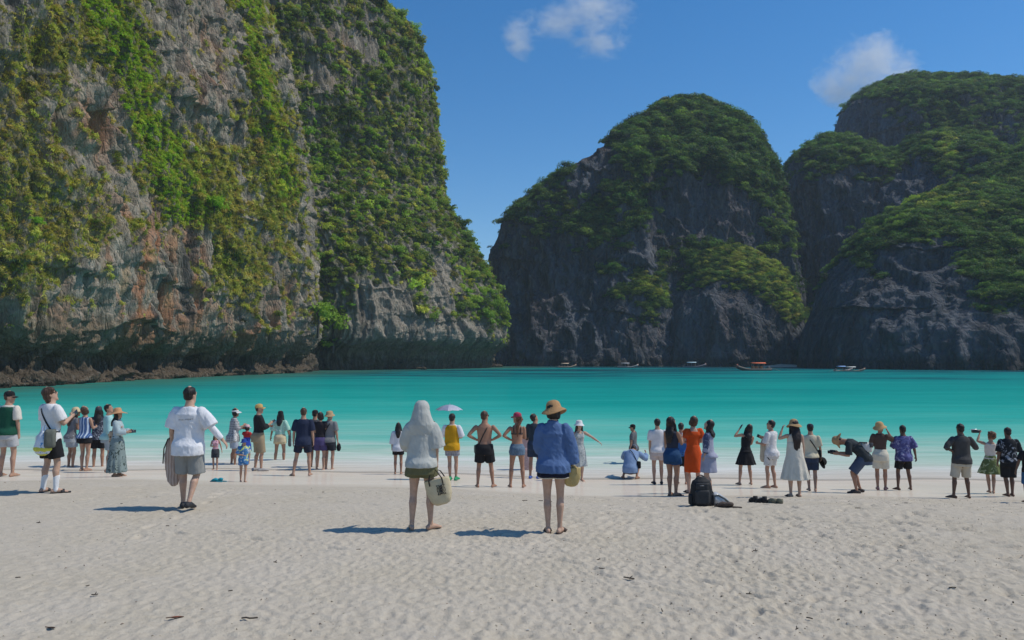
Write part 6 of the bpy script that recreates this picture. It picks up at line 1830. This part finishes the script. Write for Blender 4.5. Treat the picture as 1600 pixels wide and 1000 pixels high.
TWIGS = [(148, 931, .10, 12), (262, 823, .09, -5), (137, 917, .06, 30), (983, 905, .22, -14), (1540, 940, .10, 20), (1583, 943, .08, -60), (1035, 957, .05, 50), (820, 783, .16, 5), (845, 783.5, .14, -4), (860, 785, .10, 8),
         (1092, 770, .12, 2), (190, 788, .06, 10), (60, 818, .09, 4), (390, 968, .25, 3), (360, 925, .07, 15), (1170, 930, .09, -10), (1340, 795, .16, 2), (1416, 787, .10, -3), (700, 760, .10, 10), (505, 770, .07, 12),
         (1265, 968, .10, 70), (1245, 985, .07, 20), (935, 876, .16, 25), (940, 890, .12, -8), (1180, 862, .10, 6), (1488, 920, .14, 5), (560, 860, .09, 12), (430, 880, .08, -12), (1310, 970, .04, 10), (28, 904, .08, 8)]
def twigs():
    m = plain((.055, .042, .030), .9)
    for i, (px, py, L, a) in enumerate(TWIGS):
        L *= .48
        g = vec(*on_sand(px, py)); Rm = rotz(R(a * 2)); rr = random.Random(i)
        S = Soup(); n = 5
        S.tube([Rm @ vec((t - .5) * L, rr.uniform(-.08, .08) * L, .012 + rr.uniform(0, .05) * L) for t in np.linspace(0, 1, n)], [.004 + .05 * L * rr.uniform(.5, 1)] * n, [.004 + .02 * L] * n, xref=(0, 1, 0), seg=6)
        if i % 3 == 0: S.tube([Rm @ vec(.05 * L, 0, .015), Rm @ vec(.25 * L, .2 * L, .03)], .004, seg=6)
        o = link('twig', S.mesh('twig'), m); o.location = tuple(g)
        tag(o, 'bit of dark driftwood lying on the pale trodden sand', 'twig', 'bits of driftwood on the sand')
twigs()

def debris():
    """crumbs of coral, shell and plant too small to count"""
    rng = np.random.default_rng(3)
    n = 5200
    y = 5.2 + 11.5 * rng.random(n) ** 1.3
    x = (rng.random(n) * 2 - 1) * y * .8
    keep = (y < 15.5) & (rng.random(n) < np.clip(.35 + .65 * sstep(-3, 2, x) + .6 * (perlin(x * .7, y * .7, 0 * x)), .1, 1))
    x, y = x[keep], y[keep]; n = len(x)
    z = sand_z(x, y) - .004
    S = Soup()
    S.tube([vec(-.5, 0, .1), vec(-.1, .12, .25), vec(.5, -.05, .1)], [.12, .2, .1], seg=6)
    a = S.mesh('crumb'); 
    S = Soup(); S.ball((0, 0, .12), (.34, .26, .18), None, 7, 4); b = S.mesh('chip')
    m = NT('crumbs'); m.base(m.attr('tint', typ='INSTANCER'), .9, .1)
    for me in (a, b): me.materials.append(m.m)
    t = tint_mix(rng, n, [(.12, .095, .07), (.20, .155, .11), (.30, .25, .19), (.55, .50, .44)], [2.2, 2.2, 1.6, .8])
    s = rng.uniform(.008, .026, n) * np.where(rng.random(n) < .02, 1.6, 1)
    scatter('sand_debris', np.stack([x, y, z], 1), np.stack([rng.normal(size=n) * .2, rng.normal(size=n) * .2, rng.uniform(0, 6.28, n)], 1), np.stack([s, s, s], 1), t, [a, b], rng.integers(0, 2, n))
debris()

# ------------------------------------------------------------------ boulders at the water line
def sea_at(px, py):
    D = H * F / (py - 560.0)
    g = at(px, py, D); return vec(g.x, g.y, 0)
M_BOULDER = rock_material('boulder_rock', 1.6, .8)
def boulder(px, py, w, h, seed, label, group=None, D=None):
    g = sea_at(px, py) if D is None else vec(*at(px, py, D))
    bm = bmesh.new(); bmesh.ops.create_icosphere(bm, subdivisions=5, radius=1)
    me = bpy.data.meshes.new('boulder'); bm.to_mesh(me); bm.free()
    n = len(me.vertices); co = np.empty(n * 3, np.float32); me.vertices.foreach_get('co', co); co = co.reshape(-1, 3)
    q = co * 1.3 + seed * 7.7
    d = 1 + .38 * fbm(q[:, 0], q[:, 1], q[:, 2], 3, ridged=True) + .22 * fbm(q[:, 0] * 3, q[:, 1] * 3, q[:, 2] * 3, 3, ridged=True) - .2
    P = co * d[:, None] * np.array([w * .5, w * .42, h * .8])
    me.vertices.foreach_set('co', P.astype(np.float32).ravel())
    g1 = fbm(q[:, 0] * 2, q[:, 1] * 2, q[:, 2] * 2, 3)
    c = np.array([.105, .085, .062])[None] * (1 + .8 * g1)[:, None]
    lowz = sstep(.5, .1, P[:, 2] + g[2])[:, None]
    c = c * (1 - .6 * lowz)
    set_attr(me, 'col', np.clip(c, .02, .5), 'FLOAT_COLOR')
    me.polygons.foreach_set('use_smooth', np.ones(len(me.polygons), bool)); me.materials.append(M_BOULDER)
    o = bpy.data.objects.new('boulder', me); COL.objects.link(o); o.location = (g[0], g[1], g[2] + h * .10); o.rotation_euler = (0, 0, seed * 1.3)
    tag(o, label, 'boulder', group)
GB = 'rough brown boulders heaped under the left cliff'
rb = random.Random(4)
for i, (px, py) in enumerate([(8, 602), (30, 601), (55, 603), (78, 600), (18, 596), (46, 596), (100, 598), (125, 596), (-30, 606), (150, 594), (178, 594), (208, 593), (90, 594)]):
    boulder(px, py, rb.uniform(3.0, 5.2) * (1.25 if px < 100 else .9), rb.uniform(.9, 1.9) * (1.35 if px < 70 else .8), i + 1, 'rough brown boulder in the heap at the foot of the left cliff', GB)
boulder(446, 583, 4.2, 2.6, 31, 'squat boulder standing in the water at the corner of the left cliff')
boulder(468, 579.5, 9, 6.5, 32, 'tall brown rock leaning on the corner of the left cliff beside the squat boulder')
boulder(505, 577.5, 11, 9, 33, 'broad brown rock under the bright shrub in the cleft of the cliff')
boulder(425, 583.5, 3.6, 1.4, 34, 'low wet rock left of the squat boulder')
boulder(776, 573.2, 5.5, 1.2, 35, 'flat rock in the sea at the tip of the headland')
boulder(655, 577, 3.2, .7, 36, 'small dark rock awash below the overhang of the headland')
boulder(662, 577.5, 1.8, .9, 37, 'smaller rock right beside the one awash below the overhang')

# ------------------------------------------------------------------ long tail boats far out
def longtail(px, py, L, rz, label, hull, canopy, deck=(.35, .2, .1), people=0, seat_c=None):
    L *= 1.2; canopy = tuple(min(.8, c * 1.25) for c in canopy); hull = tuple(c * 1.5 for c in hull)
    g = sea_at(px, py); Rm = rotz(R(rz))
    r = world_thing('longtail_boat', label, 'boat', g, 'boats moored below the far cliffs')
    def T(x, y, z): return g + Rm @ vec(x * L, y * L, z * L)
    S = Soup(); n = 13; rows = []
    for t in np.linspace(0, 1, n):
        x = t - .5
        w = .085 * (math.sin(math.pi * min(.97, t * .86 + .12)) ** .6)
        sheer = .050 + .13 * max(0, t - .55) ** 1.9 * 4.2 + .02 * max(0, .25 - t)
        keel = -.02 + .20 * max(0, t - .72) ** 1.5 * 3
        rows.append([T(x, -w, sheer), T(x, -w * .9, (sheer + keel) / 2), T(x, 0, keel), T(x, w * .9, (sheer + keel) / 2), T(x, w, sheer), T(x, w * .8, sheer - .012), T(x, 0, keel + .03), T(x, -w * .8, sheer - .012)])
    ids = [S.ring(q) for q in rows]
    for a, b in zip(ids[:-1], ids[1:]):
        for k in range(8): S.f.append((a[k], a[(k + 1) % 8], b[(k + 1) % 8], b[k]))
    S.f.append(tuple(reversed(ids[0]))); S.f.append(tuple(ids[-1]))
    part_world('hull', S, plain(hull, .6), r)
    S = Soup()
    for x in (-.28, -.12, .04):
        for y in (-.055, .055): S.tube([T(x, y, .04), T(x, y * .95, .205)], .005 * L, seg=6)
    part_world('canopy_frame', S, plain((.3, .28, .25), .6), r)
    S = Soup(); rows = []
    for x in (-.32, -.14, .08):
        rows.append([T(x, y, .205 + .022 * (1 - (y / .07) ** 2)) for y in (-.075, -.04, 0, .04, .075)] + [T(x, y, .198 + .022 * (1 - (y / .07) ** 2)) for y in (.075, .04, 0, -.04, -.075)])
    ids = [S.ring(q) for q in rows]
    for a, b in zip(ids[:-1], ids[1:]):
        for k in range(10): S.f.append((a[k], a[(k + 1) % 10], b[(k + 1) % 10], b[k]))
    S.f.append(tuple(reversed(ids[0]))); S.f.append(tuple(ids[-1]))
    part_world('canopy', S, plain(canopy, .7), r)
    S = Soup(); S.box(T(-.42, 0, .085), (.08 * L, .05 * L, .05 * L), Rm); part_world('engine', S, plain((.12, .12, .12), .5), r)
    S = Soup(); S.tube([T(-.45, 0, .08), T(-.78, .03, -.015)], .006 * L, seg=6); part_world('tail_shaft', S, plain((.15, .15, .15), .5), r)
    S = Soup(); S.tube([T(.47, 0, .16), T(.49, 0, .10)], .022 * L, seg=8); part_world('bow_ribbon', S, plain((.55, .14, .08), .8), r)
    if seat_c:
        for x in (-.2, -.08, .02): 
            S = Soup(); S.box(T(x, 0, .09), (.07 * L, .10 * L, .06 * L), Rm); part_world('life_jacket_pile', S, plain(seat_c, .8), r)
longtail(886, 574.0, 6.5, 12, 'small boat with a tan canopy, leftmost of the boats under the far cliff', (.20, .15, .11), (.55, .40, .28))
longtail(981, 574.2, 7.0, -15, 'small grey boat with a raised bow, second from the left', (.30, .28, .26), (.36, .36, .38))
longtail(1085, 573.6, 8.0, -8, 'boat with a pale blue canopy right of the grey boat', (.12, .12, .14), (.42, .58, .78))
longtail(1178, 579.0, 9.0, 184, 'long dark boat with an orange canopy near the far strip of sand', (.07, .055, .05), (.62, .13, .05), seat_c=(.62, .18, .07))
longtail(1318, 580.0, 5.6, 20, 'boat with a blue canopy, left one of the two at the right', (.14, .13, .13), (.22, .36, .62))
longtail(1334, 580.2, 5.0, -12, 'boat with a white canopy touching the blue canopied one', (.18, .14, .11), (.66, .62, .55))

# ------------------------------------------------------------------ trees one can tell apart
def tree_material():
    m = NT('tree_leaves')
    oi = m.n('ObjectInfo'); v = m.attr('shade', 'Fac')
    c = m.mix(v, m.mix(1.0, oi.outputs['Color'], (.72, .75, .72), 'MULTIPLY'), m.mix(1.0, oi.outputs['Color'], (1.3, 1.27, 1.15), 'MULTIPLY'))
    m.base(c, .6, .25)
    tl = m.n('BsdfTranslucent'); m.l(m.mix(1.0, c, (1.15, 1.25, .55), 'MULTIPLY'), tl.inputs[0])
    mx = m.n('MixShader'); mx.inputs[0].default_value = .4
    m.l(m.b.outputs[0], mx.inputs[1]); m.l(tl.outputs[0], mx.inputs[2]); m.l(mx.outputs[0], m.out.inputs[0])
    return m.m
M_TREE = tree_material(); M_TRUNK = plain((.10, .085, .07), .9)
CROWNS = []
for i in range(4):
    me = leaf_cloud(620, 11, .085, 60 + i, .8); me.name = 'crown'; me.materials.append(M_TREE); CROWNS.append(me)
def trunk_mesh(i):
    S = Soup(); r_ = random.Random(i)
    S.tube([vec(0, 0, -.8), vec(.03, .02, -.2), vec(-.02, .05, .2), vec(.04, 0, .5)], [.075, .06, .05, .03], seg=7)
    for k in range(4):
        a = r_.uniform(0, 6.28); S.tube([vec(0, .03, .0 + .08 * k), vec(.28 * math.cos(a), .28 * math.sin(a), .30 + .06 * k), vec(.5 * math.cos(a), .5 * math.sin(a), .5)], [.035, .026, .012], seg=6)
    me = S.mesh('trunk'); me.materials.append(M_TRUNK); return me
TRUNKS = [trunk_mesh(i) for i in range(2)]
_trng = np.random.default_rng(77)
def plant_tree(pos, nrm, size, color, label, group):
    e = empty('tree', tuple(pos), _trng.uniform(0, 6.28))
    e.scale = (size, size, size * _trng.uniform(.85, 1.15))
    tag(e, label, 'tree', group)
    c = bpy.data.objects.new('crown', CROWNS[_trng.integers(0, 4)]); COL.objects.link(c); c.parent = e; c.color = (*color, 1)
    t = bpy.data.objects.new('trunk', TRUNKS[_trng.integers(0, 2)]); COL.objects.link(t); t.parent = e
def trees():
    w = LEFT['mh'] * LEFT['area'] * (LEFT['V'][:, 2] > 12) * (LEFT['py'] > -10) * (LEFT['px'] < 830) * (LEFT['px'] > 440) * (LEFT['N'][:, 1] < .3)
    idx = _trng.choice(len(w), 170, p=w / w.sum(), replace=False)
    cols = tint_mix(_trng, 170, [(.22, .31, .05), (.15, .23, .05), (.27, .33, .06), (.10, .17, .05)], [3, 3, 2, 2])
    for k, i in enumerate(idx):
        s = _trng.uniform(2.2, 3.8)
        hue = 'bright green' if cols[k][1] > .27 else 'dark green' if cols[k][1] < .19 else 'mid green'
        zz = LEFT['V'][i][2]; where = 'just above the overhang' if zz < 30 else 'halfway up' if zz < 75 else 'near the top'
        side = 'close to the seaward edge' if LEFT['px'][i] > 640 else 'next to the near wall' if LEFT['px'][i] < 520 else 'in the middle'
        plant_tree(LEFT['V'][i] + LEFT['N'][i] * .3 + np.array([0, 0, .5]), LEFT['N'][i], s, cols[k], '%s tree %s of the left headland, %s' % (hue, where, side), 'trees on the left headland')
    lab = [('leafy tree on the wooded top of the far dome shaped cliff', 'trees on the far dome')] + [('leafy tree on the wooded slopes of the far cliffs at the right', 'trees on the right cliffs')] * 9
    for q, (V, N, w) in enumerate(FAR_TREES):
        w = w * (N[:, 2] > .15)
        n = 30 if q == 0 else 13
        idx = _trng.choice(len(w), n, p=w / w.sum(), replace=False)
        cols = tint_mix(_trng, n, [(.13, .22, .045), (.10, .17, .04), (.19, .27, .05)], [3, 2, 1])
        for k, i in enumerate(idx):
            plant_tree(V[i] + np.array([0, 0, 1.0]), N[i], _trng.uniform(2.6, 4.3), cols[k], *lab[q])
trees()
# single bright shrubs on the near wall
def shrub(px, py, size, c, label):
    d2 = (LEFT['px'] - px) ** 2 + (LEFT['py'] - py) ** 2 + np.where(LEFT['V'][:, 2] < 5, 1e6, 0)
    i = np.argmin(d2)
    p = LEFT['V'][i] + LEFT['N'][i] * .4
    e = empty('shrub', tuple(p)); e.scale = (size, size, size * 1.25); tag(e, label, 'shrub')
    c_ = bpy.data.objects.new('crown', CROWNS[1]); COL.objects.link(c_); c_.parent = e; c_.color = (*c, 1)
    t = bpy.data.objects.new('stem', TRUNKS[0]); COL.objects.link(t); t.parent = e
shrub(333, 328, 2.6, (.26, .44, .03), 'bright green shrub halfway up the near wall of the left cliff')
shrub(345, 414, 1.3, (.50, .54, .04), 'small lemon green shrub low on the near wall')
shrub(52, 352, 1.0, (.24, .44, .04), 'small vivid green shrub at the left edge of the cliff')
shrub(452, 412, 1.6, (.36, .44, .05), 'yellow green shrub on the corner of the near wall')
shrub(520, 520, 6.0, (.26, .40, .045), 'large bright shrub in the cleft above the brown rocks')
shrub(495, 500, 4.5, (.24, .38, .045), 'bright shrub left of the large one in the cleft')
shrub(775, 490, 5.0, (.25, .36, .045), 'bright tree hanging over the sea at the tip of the headland')

# ------------------------------------------------------------------ clouds
def cloud(px, py, D, w, h, dens, lobes, name, label, seed, scale=1.0, thr=.5):
    g = at(px, py, D)
    bm = bmesh.new(); bmesh.ops.create_icosphere(bm, subdivisions=3, radius=1)
    me = bpy.data.meshes.new(name); bm.to_mesh(me); bm.free()
    m = NT(name)
    m.t.nodes.remove(m.b)
    co = m.coord('Object')
    n = m.noise(2.2 * scale, 7, .62, vec=m.coord('Object', loc=(seed, seed * .7, 0)), dist=.5)
    best = None
    for (lx, lz, rx, rz) in lobes:
        mp = m.n('Mapping'); m.l(co, mp.inputs['Vector']); mp.inputs['Location'].default_value = (-lx / rx, 0, -lz / rz); mp.inputs['Scale'].default_value = (1 / rx, 1.3, 1 / rz)
        ln = m.n('VectorMath', operation='LENGTH'); m.l(mp.outputs[0], ln.inputs[0])
        f = m.math('SUBTRACT', 1.0, ln.outputs['Value'])
        best = f if best is None else m.math('MAXIMUM', best, f)
    f = m.math('ADD', m.math('MULTIPLY', best, .75), m.math('MULTIPLY', m.math('SUBTRACT', n, thr), 2.4))
    d = m.math('MULTIPLY', m.maprange(f, .0, .55), dens)
    pv = m.n('VolumePrincipled'); pv.inputs['Color'].default_value = (1, 1, 1, 1); pv.inputs['Anisotropy'].default_value = .2
    m.l(d, pv.inputs['Density']); m.l(pv.outputs[0], m.out.inputs['Volume'])
    o = bpy.data.objects.new(name, me); COL.objects.link(o); me.materials.append(m.m)
    o.location = g; o.scale = (w / 2, w / 4, h / 2)
    tag(o, label, 'cloud')
CLOUD_D = 2600
cloud(890, 40, CLOUD_D, 520, 330, .010, [(.35, .35, .55, .5), (-.15, .1, .45, .35), (-.7, -.3, .22, .5), (.4, -.35, .4, .3)], 'cloud', 'ragged thin white cloud high above the gap between the cliffs', 3.1, 1.7, .545)
cloud(1352, 112, CLOUD_D, 420, 310, .012, [(.1, .1, .6, .6), (-.4, -.4, .5, .45), (.55, -.1, .35, .3), (.2, .45, .3, .4)], 'cloud', 'puffy white cloud rising behind the right hand peak', 8.4, 1.5, .495)

# ------------------------------------------------------------------ air
def haze(dens):
    m = NT('haze_air'); m.t.nodes.remove(m.b)
    pv = m.n('VolumePrincipled'); pv.inputs['Color'].default_value = (.80, .88, 1.0, 1); pv.inputs['Density'].default_value = dens; pv.inputs['Anisotropy'].default_value = .0
    m.l(pv.outputs[0], m.out.inputs['Volume'])
    x0, x1, y0, y1, z0, z1 = -4400, 4400, -60, 3400, -14, 245
    v = [(x, y, z) for x in (x0, x1) for y in (y0, y1) for z in (z0, z1)]
    f = [(0, 1, 3, 2), (4, 6, 7, 5), (0, 4, 5, 1), (2, 3, 7, 6), (0, 2, 6, 4), (1, 5, 7, 3)]
    me = bpy.data.meshes.new('haze'); me.from_pydata(v, [], f); me.update()
    link('haze', me, m.m, kind='stuff')
HAZE = 0.00014
if HAZE > 0: haze(HAZE)

if _tmp.name in COL.objects: COL.objects.unlink(_tmp)
bpy.data.objects.remove(_tmp)
